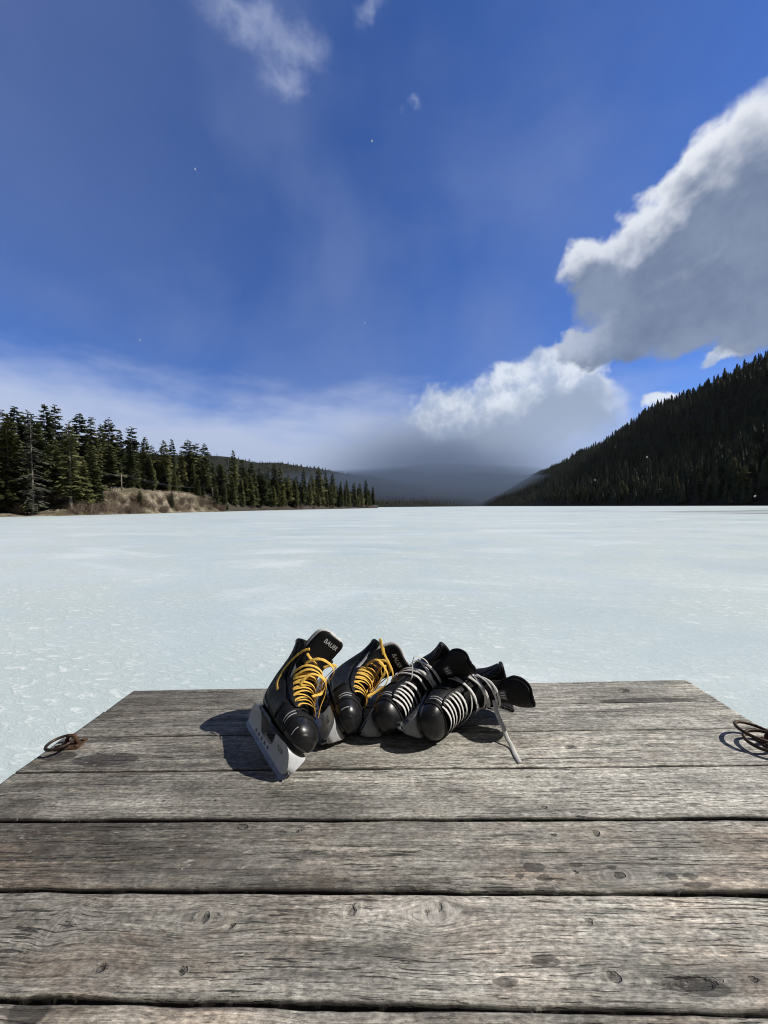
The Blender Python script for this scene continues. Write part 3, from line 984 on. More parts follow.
def mat_deck():
    m, q, b = new_mat('weathered_planks')
    wx, wy, pid, kd, kp, st, tn, wn, lx, ed = (q.attr(n) for n in ('wx', 'wy', 'pid', 'kd', 'kp', 'st', 'tn', 'wn', 'lx', 'ed'))
    pz = q.math('MULTIPLY', pid, 5.37)
    def grain(sx, sy, detail, rough, dist=0.0, seed=0.0):
        return q.noise(q.comb(q.math('MULTIPLY', wx, sx), q.math('MULTIPLY', wy, sy), q.math('ADD', pz, seed)), 1.0, detail, rough, dist)
    g_fine = grain(6.0, 420.0, 5.0, 0.65, 0.04)
    g_mid = grain(2.2, 85.0, 5.0, 0.6, 0.15, 3.0)
    g_low = grain(1.4, 9.0, 4.0, 0.55, 0.6, 7.0)
    blot = grain(9.0, 22.0, 6.0, 0.68, 0.4, 11.0)
    spk = grain(90.0, 260.0, 4.0, 0.7, 0.0, 15.0)
    checks = grain(17.0, 330.0, 3.0, 0.55, 0.1, 21.0)
    chm = grain(3.0, 12.0, 4.0, 0.6, 0.3, 25.0)
    checks2 = grain(2.2, 150.0, 2.0, 0.5, 0.1, 31.0)
    c = q.ramp(g_low, [(0.28, (0.285, 0.278, 0.244)), (0.5, (0.475, 0.460, 0.405)), (0.72, (0.63, 0.605, 0.53))])
    warmc = q.mix(q.map(g_mid, 0.35, 0.7), (0.27, 0.195, 0.138), (0.55, 0.415, 0.29))
    wf = q.math('ADD', q.math('MULTIPLY', q.map(blot, 0.35, 0.7), 0.45), q.math('MULTIPLY', wn, 0.30), clamp=True)
    wf = q.math('MULTIPLY', wf, q.map(grain(3.2, 6.0, 4.0, 0.6, 0.4, 99.0), 0.34, 0.60, 0.2, 1.25))
    c = q.mix(q.math('MULTIPLY', wf, 0.75), c, warmc)
    silver = q.map(grain(4.0, 30.0, 6.0, 0.65, 0.5, 41.0), 0.52, 0.70)
    c = q.mix(q.math('MULTIPLY', silver, 0.55), c, (0.60, 0.565, 0.50))
    f1 = q.map(g_fine, 0.30, 0.70, 0.58, 1.36, False)
    f2 = q.map(g_mid, 0.30, 0.70, 0.70, 1.30, False)
    f3 = q.map(spk, 0.30, 0.70, 0.38, 1.62, False)
    f4 = q.math('MULTIPLY_ADD', tn, 0.15, 1.0)
    f4 = q.math('MULTIPLY', f4, q.map(grain(55.0, 75.0, 5.0, 0.7, 0.2, 91.0), 0.30, 0.70, 0.68, 1.32, False))
    f4 = q.math('MULTIPLY', f4, q.map(grain(2.6, 7.0, 3.0, 0.5, 0.3, 95.0), 0.30, 0.70, 0.76, 1.22, False))
    fac = q.math('MULTIPLY', q.math('MULTIPLY', f1, f2), q.math('MULTIPLY', f3, f4))
    c = q.mix(1.0, c, q.comb(fac, fac, fac), 'MULTIPLY')
    grime = q.map(grain(4.0, 17.0, 8.0, 0.75, 0.6, 51.0), 0.47, 0.68)
    c = q.mix(q.math('MULTIPLY', grime, 0.62), c, (0.085, 0.085, 0.080))
    c = q.mix(q.math('MULTIPLY', kp, 0.42, clamp=True), c, (0.46, 0.43, 0.38))
    rings = q.math('SINE', q.math('MULTIPLY_ADD', kp, 21.0, q.math('MULTIPLY', grain(30.0, 40.0, 4.0, 0.6, 0.0, 81.0), 9.0)))
    c = q.mix(q.math('MULTIPLY', q.map(kp, 0.12, 0.6), q.map(rings, 0.2, 1.0, 0.0, 0.22)), c, (0.12, 0.10, 0.085))
    kk = q.math('ADD', kd, q.math('ADD', q.math('MULTIPLY', q.math('SUBTRACT', spk, 0.5), 0.55), q.math('MULTIPLY', q.math('SUBTRACT', grain(45.0, 60.0, 4.0, 0.6, 0.0, 71.0), 0.5), 0.75)))
    kk = q.math('MULTIPLY', q.map(kk, 0.34, 0.50), q.map(kd, 0.04, 0.20))
    c = q.mix(q.math('MULTIPLY', kk, q.map(spk, 0.30, 0.62, 1.0, 0.55)), c, (0.028, 0.024, 0.020))
    stn = q.map(q.math('ADD', st, q.math('MULTIPLY', q.math('SUBTRACT', blot, 0.5), 0.9)), 0.30, 0.62)
    stn = q.math('MULTIPLY', stn, q.map(st, 0.02, 0.2))
    c = q.mix(q.math('MULTIPLY', stn, 0.72), c, (0.060, 0.056, 0.050))
    left_falloff = q.math('MULTIPLY', q.map(q.math('ADD', lx, q.math('MULTIPLY', q.math('SUBTRACT', g_low, 0.5), 1.6)), -1.1, 0.70, 1.0, 0.0), q.map(blot, 0.25, 0.70, 0.70, 1.0))  # light falloff towards the left end, painted into the plank colour
    c = q.mix(q.math('MULTIPLY', left_falloff, 1.0), c, q.mix(1.0, c, (0.27, 0.255, 0.245), 'MULTIPLY'))
    c = q.mix(q.math('MULTIPLY', q.map(q.math('ADD', ed, q.math('MULTIPLY', q.math('SUBTRACT', blot, 0.5), 1.1)), 0.28, 0.95), 0.90), c, (0.032, 0.028, 0.024))
    ck = q.math('MAXIMUM', q.math('MULTIPLY', q.map(checks, 0.425, 0.350), q.map(chm, 0.40, 0.60, 0.15, 1.0)), q.map(checks2, 0.300, 0.265))
    c = q.mix(q.math('MULTIPLY', ck, 0.72), c, (0.020, 0.018, 0.016))
    chips = q.map(grain(30.0, 120.0, 5.0, 0.68, 0.4, 61.0), 0.62, 0.70)
    c = q.mix(q.math('MULTIPLY', chips, 0.7), c, (0.50, 0.47, 0.42))
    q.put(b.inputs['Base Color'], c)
    b.inputs['Roughness'].default_value = 0.72
    b.inputs['Specular IOR Level'].default_value = 0.28
    h = q.math('ADD', q.math('MULTIPLY', g_fine, 0.55), q.math('MULTIPLY', g_mid, 0.8))
    h = q.math('ADD', h, q.math('MULTIPLY', spk, 0.35))
    h = q.math('SUBTRACT', h, q.math('MULTIPLY', ck, 0.9))
    h = q.math('ADD', h, q.math('MULTIPLY', kp, q.math('MULTIPLY', rings, 0.12)))
    h = q.math('SUBTRACT', h, q.math('MULTIPLY', kk, 1.2))
    q.put(b.inputs['Normal'], q.bump(h, 0.0030, 1.0))
    return m


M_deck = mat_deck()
M_beam = simple('dock_beam', (0.15, 0.135, 0.115), 0.9, var=0.35, scale=12.0)
dock = empty('dock', DOCK)
tag(dock, 'weathered grey plank dock reaching out over the frozen lake', 'dock')
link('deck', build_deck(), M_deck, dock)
for x in (-HW + .06, -.32, .32, HW - .06):
    mb = MB(); mb.box((x, -NPL * PW / 2, -TK - .072), (.022, NPL * PW / 2 - .012, .07)); mb.build('joist', M_beam, dock, False)
mb = MB(); mb.box((0, -.03, -TK - .072), (HW - .09, .019, .069)); mb.build('end_beam', M_beam, dock, False)
for x in (-.75, .75):
    for y in (-.25, -1.7):
        mb = MB(); mb.tube([(x, y, -1.3), (x, y, -TK - .003)], .055, 14); mb.build('post', M_beam, dock)

# mooring rings on the dock
M_rust = simple('rusty_iron', (0.085, 0.045, 0.025), 0.75, 0.35, 0.5, 220.0, 0.0008)
M_iron = simple('dark_iron', (0.060, 0.040, 0.028), 0.55, 0.7, 0.5, 180.0, 0.0006)


def mooring_ring(c, rot, rings, rad):
    t = empty('mooring_ring'); t.parent = dock
    t.matrix_local = Matrix.Translation(c) @ Matrix.Rotation(rot, 4, 'Z')
    mb = MB(); mb.box((0, 0, .0035), (.030, .022, .0025))
    me_ = mb.mesh('plate'); o = link('plate', me_, M_rust, t, False)
    bv = o.modifiers.new('b', 'BEVEL'); bv.width = .0015
    mb = MB()
    mb.tube([(-.012, 0, .005), (-.012, 0, .02), (-.006, 0, .030), (.006, 0, .030), (.012, 0, .02), (.012, 0, .005)], .005, 8)
    mb.build('staple', M_rust, t)
    for (px_, py_) in ((.022, .014), (-.022, .014), (.022, -.014), (-.022, -.014)):
        mb = MB(); mb.tube([(px_, py_, .0055), (px_, py_, .009), (px_, py_, .0105)], [.0052, .0048, .002], 8); mb.build('bolt', M_rust, t)
    for (tilt, yaw, sh) in rings:
        m = Matrix.Rotation(yaw, 4, 'Z') @ Matrix.Rotation(tilt, 4, 'X')
        mb = MB()
        mb.tube([m @ Vector((rad * math.cos(a), -rad * sh + rad * math.sin(a), 0)) + Vector((0, 0, .022)) for a in np.linspace(0, 6.2832, 40, endpoint=False)], .0040, 8, True)
        mb.build('ring', M_iron, t)


mooring_ring(px_dock(72, 746), R(8), [(R(3), R(-55), .80)], .030)
mooring_ring(px_dock(772, 744), R(0), [(R(-10), R(-100), .80), (R(5), R(-60), .85)], .040)

# ------------------------------------------------------------------ skates
M_black = simple('black_nylon', (0.007, 0.007, 0.0075), 0.62, var=0.3, scale=420.0, bump=0.0006, spec=0.25)
M_leather = simple('black_leather', (0.008, 0.008, 0.0085), 0.56, var=0.4, scale=60.0, bump=0.0030, spec=0.22)
M_panel = simple('black_synthetic', (0.009, 0.009, 0.0095), 0.55, var=0.5, scale=38.0, bump=0.0045, spec=0.22)
M_cap = simple('black_toe_plastic', (0.009, 0.009, 0.010), 0.34, var=0.3, scale=50.0, coat=0.15, spec=0.4)
def scuff(m, amount):
    q = G(m.node_tree)
    b = next(n for n in m.node_tree.nodes if n.type == 'BSDF_PRINCIPLED')
    t = q.n('ShaderNodeTexCoord').outputs['Object']
    n = q.noise(q.vm('MULTIPLY', t, (60.0, 160.0, 220.0)), 1.0, 5.0, 0.7, 0.6)
    src = b.inputs['Base Color'].links[0].from_socket
    q.put(b.inputs['Base Color'], q.mix(q.math('MULTIPLY', q.map(n, 0.60, 0.72), amount), src, (0.16, 0.16, 0.16)))


scuff(M_cap, 0.55)
M_lining = simple('dark_lining', (0.012, 0.012, 0.0125), 0.95, var=0.3, scale=200.0, spec=0.15)
M_felt = simple('pale_felt', (0.55, 0.55, 0.55), 0.95, var=0.18, scale=260.0, bump=0.001)
M_trim = simple('grey_stripe', (0.32, 0.32, 0.33), 0.5)
M_hold = simple('white_plastic', (0.52, 0.53, 0.55), 0.36, var=0.10, scale=30.0)
M_hold_w = simple('scuffed_plastic', (0.42, 0.42, 0.42), 0.30, var=0.25, scale=40.0, bump=0.0006, coat=0.3)
M_hold_d = simple('grey_plastic', (0.20, 0.21, 0.22), 0.35, var=0.25, scale=40.0)
M_steel = simple('blade_steel', (0.20, 0.21, 0.24), 0.30, 0.9, 0.15, 90.0)
M_yellow = simple('yellow_lace', (0.74, 0.46, 0.085), 0.8, var=0.16, scale=500.0, bump=0.0008)
M_white = simple('white_lace', (0.60, 0.59, 0.565), 0.8, var=0.12, scale=500.0, bump=0.0008)
M_print = simple('pale_print', (0.62, 0.62, 0.62), 0.6, var=0.05)
M_mark = simple('dark_print', (0.03, 0.03, 0.035), 0.5, var=0.05)
M_tagm = simple('grey_tag', (0.10, 0.10, 0.105), 0.7, var=0.15)

ZB = 0.072       # sole height above the blade's edge
SEC = [((.1500, .0228), (.1500, .0216), .0008), ((.1455, .041), (.1455, .006), .024), ((.132, .055), (.131, .001), .037), ((.108, .065), (.108, 0), .046), ((.080, .074), (.084, 0), .0485),
       ((.052, .086), (.052, 0), .0465), ((.026, .106), (.0, 0), .0420), ((.006, .130), (-.070, .0), .0385), ((-.004, .150), (-.122, .006), .0365), ((-.010, .168), (-.138, .050), .0385),
       ((-.014, .186), (-.131, .105), .0420), ((-.014, .205), (-.127, .160), .0440), ((-.010, .222), (-.132, .198), .0460)]
SEC = [((a, b * .95), (c, d * .95), w * (1.03 if i < 4 else 1.10 if i == 4 else 1.17)) for i, ((a, b), (c, d), w) in enumerate(SEC)]
NS = len(SEC) - 1


def cr(a, b, c, d, t):
    return 0.5 * (2 * b + (c - a) * t + (2 * a - 5 * b + 4 * c - d) * t * t + (3 * b - a - 3 * c + d) * t ** 3)


def section(s):
    s = max(0.0, min(NS - 1e-6, s)); i = int(s); t = s - i
    row = [np.array([*SEC[max(0, min(NS, i + k))][0], *SEC[max(0, min(NS, i + k))][1], SEC[max(0, min(NS, i + k))][2]]) for k in (-1, 0, 1, 2)]
    v = cr(*row, t)
    if s > 10.5: v[4] *= 1 + .16 * (s - 10.5)   # flared cuff
    if i == 0:   # rounded tip
        e = math.sqrt(t); a, b = row[1], row[2]
        for k in (1, 3, 4): v[k] = a[k] + (b[k] - a[k]) * e
    return v


def boot_p(s, phi, off=0.0):
    """point of the boot surface: s along heel-less spine (toe 0 .. cuff 12), phi round it (0 = top, + = the wearer's left)"""
    T_x, T_z, B_x, B_z, w = section(s)
    c, sn = math.cos(phi), math.sin(phi)
    fl = max(0.0, min(1.0, (9 - s) / 3.0))
    ec = (0.62 * fl + 0.95 * (1 - fl)) if c < 0 else 0.92
    es = 0.80 if c < 0 else 0.90
    cc = math.copysign(abs(c) ** ec, c); ss = math.copysign(abs(sn) ** es, sn)
    mx, mz = (T_x + B_x) / 2, (T_z + B_z) / 2
    hx, hz = (T_x - B_x) / 2, (T_z - B_z) / 2
    L = math.hypot(hx, hz)
    ww = w
    if s > 5: # narrower towards the back (heel, tendon)
        ww = w * (1 - 0.22 * max(0, -cc) * min(1, (s - 5) / 3))
    k = 1 + off / max(L, 4e-3); k2 = 1 + off / max(w, 4e-3)
    if s < 1: mx += off * (1 - s)
    if s <= 1e-6: return Vector((mx, 0, ZB + mz))   # the tip closes to a point
    return Vector((mx + hx * cc * k, ww * ss * k2, ZB + mz + hz * cc * k))


def boot_n(s, phi):
    a = boot_p(s, phi, 0.0); b = boot_p(s, phi, 0.004)
    return (b - a).normalized() if (b - a).length > 1e-9 else Vector((0, 0, 1))


YEL = True


def theta(s):
    if YEL: return np.interp(s, [3.6, 4.6, 6, 9, 12], [0.22, 0.50, 0.72, 0.88, 1.10])
    return np.interp(s, [2.9, 3.8, 6, 9, 12], [0.25, 0.52, 0.60, 0.70, 1.15])


def boot_patch(mb, s0, s1, ns, p0, p1, np_, off=0.0, thick=0.0):
    """sheet of the boot surface between section and angle limits (p0,p1 may be functions of s)"""
    rows = []
    for i in range(ns + 1):
        s = s0 + (s1 - s0) * i / ns
        a = p0(s) if callable(p0) else p0; b = p1(s) if callable(p1) else p1
        rows.append([boot_p(s, a + (b - a) * j / np_, off) for j in range(np_ + 1)])
    n = np_ + 1
    mb.add([p for r in rows for p in r], [(i * n + j, i * n + j + 1, (i + 1) * n + j + 1, (i + 1) * n + j) for i in range(ns) for j in range(np_)])


def solid(o, th, offset=-1):
    m = o.modifiers.new('solid', 'SOLIDIFY'); m.thickness = th; m.offset = offset
    return o


def fix_normals(me):
    bm = bmesh.new(); bm.from_mesh(me)
    bmesh.ops.remove_doubles(bm, verts=bm.verts, dist=1e-6)
    bmesh.ops.recalc_face_normals(bm, faces=bm.faces)
    bm.to_mesh(me); bm.free()


def curve_solid(outer, holes, half, bevel, name):
    cu = bpy.data.curves.new(name, 'CURVE'); cu.dimensions = '2D'; cu.fill_mode = 'BOTH'; cu.extrude = half - bevel; cu.bevel_depth = bevel; cu.bevel_resolution = 1; cu.resolution_u = 2
    cu.offset = -bevel
    for poly in [outer] + holes:
        sp = cu.splines.new('POLY'); sp.points.add(len(poly) - 1); sp.use_cyclic_u = True
        for p, c in zip(sp.points, poly): p.co = (c[0], c[1], 0, 1)
    o = bpy.data.objects.new(name, cu); COL.objects.link(o)
    dg = bpy.context.evaluated_depsgraph_get()
    me = bpy.data.meshes.new_from_object(o.evaluated_get(dg))
    bpy.data.objects.remove(o); bpy.data.curves.remove(cu)
    return me


def rounded(poly, rad, n=4):
    out = []
    m = len(poly)
    for i in range(m):
        p = Vector(poly[i]); a = Vector(poly[i - 1]); b = Vector(poly[(i + 1) % m])
        da = (a - p); db = (b - p); r_ = min(rad, da.length * .45, db.length * .45)
        p0 = p + da.normalized() * r_; p2 = p + db.normalized() * r_
        for k in range(n + 1):
            t = k / n
            out.append(tuple((1 - t) ** 2 * p0 + 2 * t * (1 - t) * p + t * t * p2))
    return out


def text_mesh(txt, size, shear=0.0):
    cu = bpy.data.curves.new('txt', 'FONT'); cu.body = txt; cu.size = size; cu.align_x = 'CENTER'; cu.align_y = 'CENTER'; cu.extrude = 0.0; cu.shear = shear; cu.resolution_u = 3
    cu.offset = size * 0.012
    o = bpy.data.objects.new('txt', cu); COL.objects.link(o)
    me = bpy.data.meshes.new_from_object(o.evaluated_get(bpy.context.evaluated_depsgraph_get()))
    bpy.data.objects.remove(o); bpy.data.curves.remove(cu)
    return me


def holder_width(x, z):
    """half thickness of the blade holder: wide under the sole, narrow at the runner"""
    t = max(0, min(1, (z - .014) / (ZB - .014)))
    return .0065 + .030 * t ** 1.7


def catmull(pts, n=10):
    P_ = [np.array(p, float) for p in pts]
    P_ = [2 * P_[0] - P_[1]] + P_ + [2 * P_[-1] - P_[-2]]
    out = []
    for i in range(1, len(P_) - 2):
        for k in range(n): out.append(cr(P_[i - 1], P_[i], P_[i + 1], P_[i + 2], k / n))
    out.append(P_[-2])
    return out


def make_skate(kind, label, group, M, tongue, hold_mat, seed):
    global YEL
    YEL = kind == 'yellow'
    TS, CE = (3.9, 3.05) if YEL else (3.15, 2.75)
    r = random.Random(seed)
    yellow = kind == 'yellow'
    root = empty('ice_skate', M)
    tag(root, label, 'ice skate', group)
    M_lace = M_yellow if yellow else M_white
    # --- boot upper
    mb = MB()
    boot_patch(mb, 0, TS, 16, -math.pi, math.pi, 40)
    boot_patch(mb, TS, NS, 40, lambda s: theta(s), lambda s: 2 * math.pi - theta(s), 36)
    me = mb.mesh('boot'); fix_normals(me)
    boot = solid(link('boot', me, M_leather if not yellow else M_black, root), .0045)
    # lining
    mb = MB(); boot_patch(mb, TS + .7, NS + 0.0, 30, lambda s: theta(s) + .05, lambda s: 2 * math.pi - theta(s) - .05, 30, -.0052)
    me = mb.mesh('lining'); fix_normals(me); solid(link('lining', me, M_lining, boot), .0035)
    # padded collar
    mb = MB(); n_ = 30
    mb.tube([boot_p(NS, theta(NS) + (2 * math.pi - 2 * theta(NS)) * i / n_, -.003) + Vector((0, 0, .001)) for i in range(n_ + 1)], .0062, 8); mb.build('collar', M_leather, boot)
    # toe cap
    mb = MB(); boot_patch(mb, 0, CE, 22, -math.pi, math.pi, 48, .0016)
    me = mb.mesh('toe_cap'); fix_normals(me)
    cap = solid(link('toe_cap', me, M_cap, boot), .0022)
    mb = MB()
    mb.tube([boot_p(CE + .03, -2.0 + 4.0 * i / 30, .0022) for i in range(31)], .0016, 6); mb.build('toe_seam', M_leather, boot)
    # side stripes
    mb = MB()
    for sg in (-1, 1):
        for s_ in (3.45, 3.75):
            boot_patch(mb, s_, s_ + .10, 1, sg * .75, sg * 1.65, 8, .0010)
        if yellow: boot_patch(mb, 1.9, 2.0, 1, sg * 1.05, sg * 1.7, 6, .0026)
    mb.build('side_stripe', M_trim, boot)
    # facings with eyelets
    for sg in (-1, 1):
        mb = MB(); boot_patch(mb, TS + .2, NS - .1, 34, lambda s: sg * (theta(s) - .01), lambda s: sg * (theta(s) + .34), 4, .0016)
        me = mb.mesh('facing'); fix_normals(me); fc = solid(link('facing', me, M_leather, boot), .0025)
        for i in range(9):
            s_ = TS + .45 + i * (NS - TS - 1.2) / 8
            c = boot_p(s_, sg * (theta(s_) + .17), .0022); n = boot_n(s_, sg * (theta(s_) + .17))
            u = n.orthogonal().normalized(); w = n.cross(u)
            mb = MB(); mb.tube([c + u * .0034 * math.cos(a) + w * .0034 * math.sin(a) for a in np.linspace(0, 6.283, 14, endpoint=False)], .0013, 5, True)
            mb.build('eyelet', M_iron, fc)
    # quarter panels and their piping
    for sg in (-1, 1):
        mb = MB(); boot_patch(mb, 5.2, NS - .35, 26, lambda s: sg * (theta(s) + .42 + .10 * max(0, 7 - s)), lambda s: sg * (2.05 - .10 * max(0, s - 9)), 10, .0012)
        me = mb.mesh('quarter_panel'); fix_normals(me); solid(link('quarter_panel', me, M_panel, boot), .0016)
        mb = MB(); mb.tube([boot_p(s, sg * (theta(s) + .40 + .10 * max(0, 7 - s)), .0018) for s in np.linspace(5.2, NS - .35, 30)], .0011, 6); mb.build('piping', M_leather, boot)
    # heel counter and ankle patch
    mb = MB(); boot_patch(mb, 6.6, 9.6, 14, 2.25, 2 * math.pi - 2.25, 18, .0014)
    me = mb.mesh('heel_counter'); fix_normals(me); solid(link('heel_counter', me, M_cap, boot), .0018)
    mb = MB()
    for sg in (-1, 1): boot_patch(mb, 10.9, 11.05, 1, sg * .95, sg * 2.3, 10, .0010)
    mb.build('ankle_seam', M_trim if yellow else M_leather, boot)
    # --- outsole
    outl = []
    for i in range(40):
        a = 2 * math.pi * i / 40
        x = .004 + .138 * math.cos(a); w = .046 if math.cos(a) > 0 else .036
        w *= 1 - 0.12 * math.exp(-((x + .03) / .04) ** 2)
        outl.append((x, w * math.copysign(abs(math.sin(a)) ** .75, math.sin(a))))
    mb = MB(); mb.rings([[Vector((x, y, ZB - .0055)) for x, y in outl], [Vector((x, y, ZB + .002)) for x, y in outl]]); mb.build('outsole', M_cap, root, False)
    # --- blade holder (profile with an arch between the towers and small vents) and steel
    zt = ZB - .005
    prof = rounded([(-.153, .040), (-.142, .013), (.138, .013), (.156, .030), (.142, zt), (.056, zt), (.040, .0285), (-.044, .0285), (-.068, zt), (-.128, zt)], .016)
    arch = []
    vents = [rounded([(x, .0165), (x + .011, .0165), (x + .0085, .0245), (x + .001, .0245)], .002, 2) for x in (-.074, -.050, -.026, -.002, .022)]
    me = curve_solid(prof, vents, 1.0, 0.0, 'blade_holder')
    for v in me.vertices:
        x, z, y = v.co.x, v.co.y, v.co.z
        v.co = (x, y * holder_width(x, z), z)
    hold = link('blade_holder', me, hold_mat, root, False)
    fix_normals(me)
    bv = hold.modifiers.new('bevel', 'BEVEL'); bv.width = .0015; bv.segments = 2; bv.limit_method = 'ANGLE'; bv.angle_limit = R(50)
    st = rounded([(-.146, .0), (.136, .0), (.150, .010), (.155, .026), (.146, .030), (.138, .017), (-.140, .017), (-.146, .024), (-.153, .016)], .008)
    me = curve_solid(st, [], .002, .0004, 'blade')
    for v in me.vertices: v.co = (v.co.x, v.co.z, v.co.y)
    fix_normals(me)
    link('blade', me, M_steel, root, False)
    if yellow:
        for sg in (-1, 1):
            tm = text_mesh('TUUK', .0135, .25)
            for v in tm.vertices:
                x, z = .094 + (v.co.x if sg < 0 else -v.co.x), .044 + v.co.y
                v.co = (x, sg * (holder_width(x, z) + .0004), z)
            link('logo', tm, M_mark, hold, False)
    # --- tongue
    tl, wd, flop, curl, neck, sway = tongue
    path = ([] if YEL else [(.096, .066)]) + [(.074, .071), (.050, .082), (.026, .100), (.006, .124), (-.004, .146), (-.010, .168), (-.013, .188)]
    d = Vector((0.02 + flop * .2, 0, 1)).normalized(); p = Vector((-.013, 0, .188)); ang = math.atan2(d.x, d.z)
    N2 = 8
    for i in range(N2):
        ang += (flop * .10 + (curl * .16 if i > 3 else 0))
        p = p + Vector((math.sin(ang), 0, math.cos(ang))) * (tl / N2)
        path.append((p.x, p.z))
    cl = catmull(path, 5)
    # arclength table
    al = [0.0]
    for i in range(1, len(cl)): al.append(al[-1] + float(np.linalg.norm(cl[i] - cl[i - 1])))
    LT = al[-1]
    def tongue_p(u, v, off):
        l = v * LT
        x = np.interp(l, al, [c[0] for c in cl]); z = np.interp(l, al, [c[1] for c in cl])
        x2 = np.interp(l + .004, al, [c[0] for c in cl]); z2 = np.interp(l + .004, al, [c[1] for c in cl])
        x1 = np.interp(l - .004, al, [c[0] for c in cl]); z1 = np.interp(l - .004, al, [c[1] for c in cl])
        t = Vector((x2 - x1, 0, z2 - z1)).normalized(); n = Vector((t.z, 0, -t.x))
        hw = np.interp(v, [0, .25, .5, .68, .82, .95, 1], [.024, .036, .044, wd * neck, wd, wd, wd * .97] if YEL else [.022, .030, .036, wd * neck, wd, wd, wd * .97])
        cut = max(0.0, (v - .86) / .14) if YEL else max(0.0, (v - .80) / .20)
        hw *= max(0.02, 1 - cut ** (3.2 if YEL else 2.3)) ** .48
        wrap = np.interp(v, [0, .4, .7, 1], [.45, .55, .42, .30])
        sw = sway * max(0, v - .55) ** 1.5
        return Vector((x, 0, z + ZB)) + Vector((0, u * hw * (1 - .12 * abs(u) ** 2) + sw, 0)) - n * (wrap * hw * u * u) + n * (off - .0075)
    def tongue_sheet(name, off, th, grow, mat, v0, v1, parent):
        nu, nv_ = 14, 50
        rows = [[tongue_p((-1 + 2 * j / nu) * grow, v0 + (v1 - v0) * i / nv_, off) for j in range(nu + 1)] for i in range(nv_ + 1)]
        mb = MB(); n = nu + 1
        mb.add([q_ for rw in rows for q_ in rw], [(i * n + j, i * n + j + 1, (i + 1) * n + j + 1, (i + 1) * n + j) for i in range(nv_) for j in range(nu)])
        me = mb.mesh(name)
        o = link(name, me, mat, parent)
        solid(o, th, 0)
        return o
    tg = tongue_sheet('tongue', .0035, .005, 1.0, M_black, 0.02, .985, root)
    tongue_sheet('tongue_felt', -.0035, .0080, 1.10, M_felt if yellow else M_lining, 0.10, 1.0, tg)
    if yellow:
        tm = text_mesh('BAUER', .0185, 0.0)
        for v in tm.vertices:
            v.co = tongue_p(v.co.x / wd * 1.0, .885 + v.co.y / LT, .0068)
        link('logo', tm, M_print, tg, False)
    else:
        mb = MB()
        n = 6
        rows = [[tongue_p(-.42 + .84 * j / n, .66 + .075 * i / n, .0072) for j in range(n + 1)] for i in range(n + 1)]
        mb.add([q_ for rw in rows for q_ in rw], [(i * 7 + j, i * 7 + j + 1, (i + 1) * 7 + j + 1, (i + 1) * 7 + j) for i in range(6) for j in range(6)])
        tgo = mb.build('label_tag', M_tagm, tg); solid(tgo, .001)
        mb = MB()
        for (u0, u1, v0, v1) in ((-.26, -.18, .675, .722), (-.05, .03, .675, .722), (.16, .24, .675, .722)):
            mb.add([tongue_p(u0, v0, .0085), tongue_p(u1, v0, .0085), tongue_p(u1, v1, .0085), tongue_p(u0, v1, .0085)], [(0, 1, 2, 3)])
        mb.build('print', M_print, tgo, False)
    # --- laces
    mb = MB()
    def strip(ctrl, w, n=8, jit=0.0):
        """ctrl: (s, phi, off) on the boot surface"""
        c3 = catmull(ctrl, n)
        pts_ = [boot_p(c[0], c[1], c[2]) for c in c3]
        nr = [boot_n(c[0], c[1]) for c in c3]
        mb.tube(pts_, [w * (1 + .10 * math.sin(i_ * 1.7 + w * 9e3)) for i_ in range(len(pts_))], 8, False, .24, nr)
    if yellow:
        for i in range(6):
            s_ = 4.25 + i * .62
            a = theta(s_) + .15
            bow = .006 + (.006 * r.random() if i > 1 else 0)
            j1, j2 = r.uniform(-.12, .12), r.uniform(-.12, .12)
            strip([(s_, -a, .002), (s_ + .1, -a * .7, .007), (s_ + .28 + j1, 0, .006 + bow), (s_ + .45, a * .7, .008), (s_ + .58, a, .002)], .0042)
            strip([(s_, a, .002), (s_ + .1, a * .7, .009), (s_ + .30 + j2, 0, .010 + bow), (s_ + .45, -a * .7, .009), (s_ + .58, -a, .002)], .0042)
        loops = {1: [[(7.0, -1.55, .004), (8.0, -1.5, .008), (9.3, -1.35, .010), (10.5, -1.05, .012), (11.2, -.7, .014)],
                     [(10.6, -.75, .010), (9.6, -.35, .018), (8.4, .15, .024), (7.4, .55, .022), (6.6, .9, .010)],
                     [(8.2, -.95, .006), (8.6, -.5, .020), (8.2, .1, .030), (7.2, .5, .026), (6.4, .75, .014)],
                     [(7.4, -.9, .004), (7.9, -.4, .022), (7.7, .2, .030), (6.9, .6, .026), (6.0, .7, .010)],
                     [(9.4, .2, .020), (10.6, .35, .034), (10.8, .55, .036), (9.6, .6, .032), (8.0, .75, .020)],
                     [(8.4, .6, .022), (9.4, .95, .030), (9.2, 1.25, .024), (8.0, 1.2, .016), (7.2, .9, .014)],
                     [(6.4, .5, .02), (7.2, 1.0, .02), (7.6, 1.5, .012), (6.8, 1.7, .008)]],
                 2: [[(10.4, -.3, .016), (9.4, -.2, .024), (8.0, -.1, .024), (6.6, .05, .018), (5.4, .15, .010)],
                     [(10.2, -.1, .018), (9.0, .1, .028), (7.6, .2, .026), (6.2, .3, .018), (5.2, .35, .008)],
                     [(9.8, -.45, .012), (10.6, -.2, .024), (9.8, .15, .030), (8.4, .4, .026), (6.8, .5, .016)],
                     [(11.6, -.7, .028), (10.9, -.4, .028), (10.2, .3, .034), (9.2, .9, .036), (7.8, 1.2, .030), (6.4, 1.3, .018), (5.6, 1.4, .010)],
                     [(8.8, -.6, .010), (8.4, -.1, .026), (7.4, .3, .026), (6.4, .7, .012)]]}[seed]
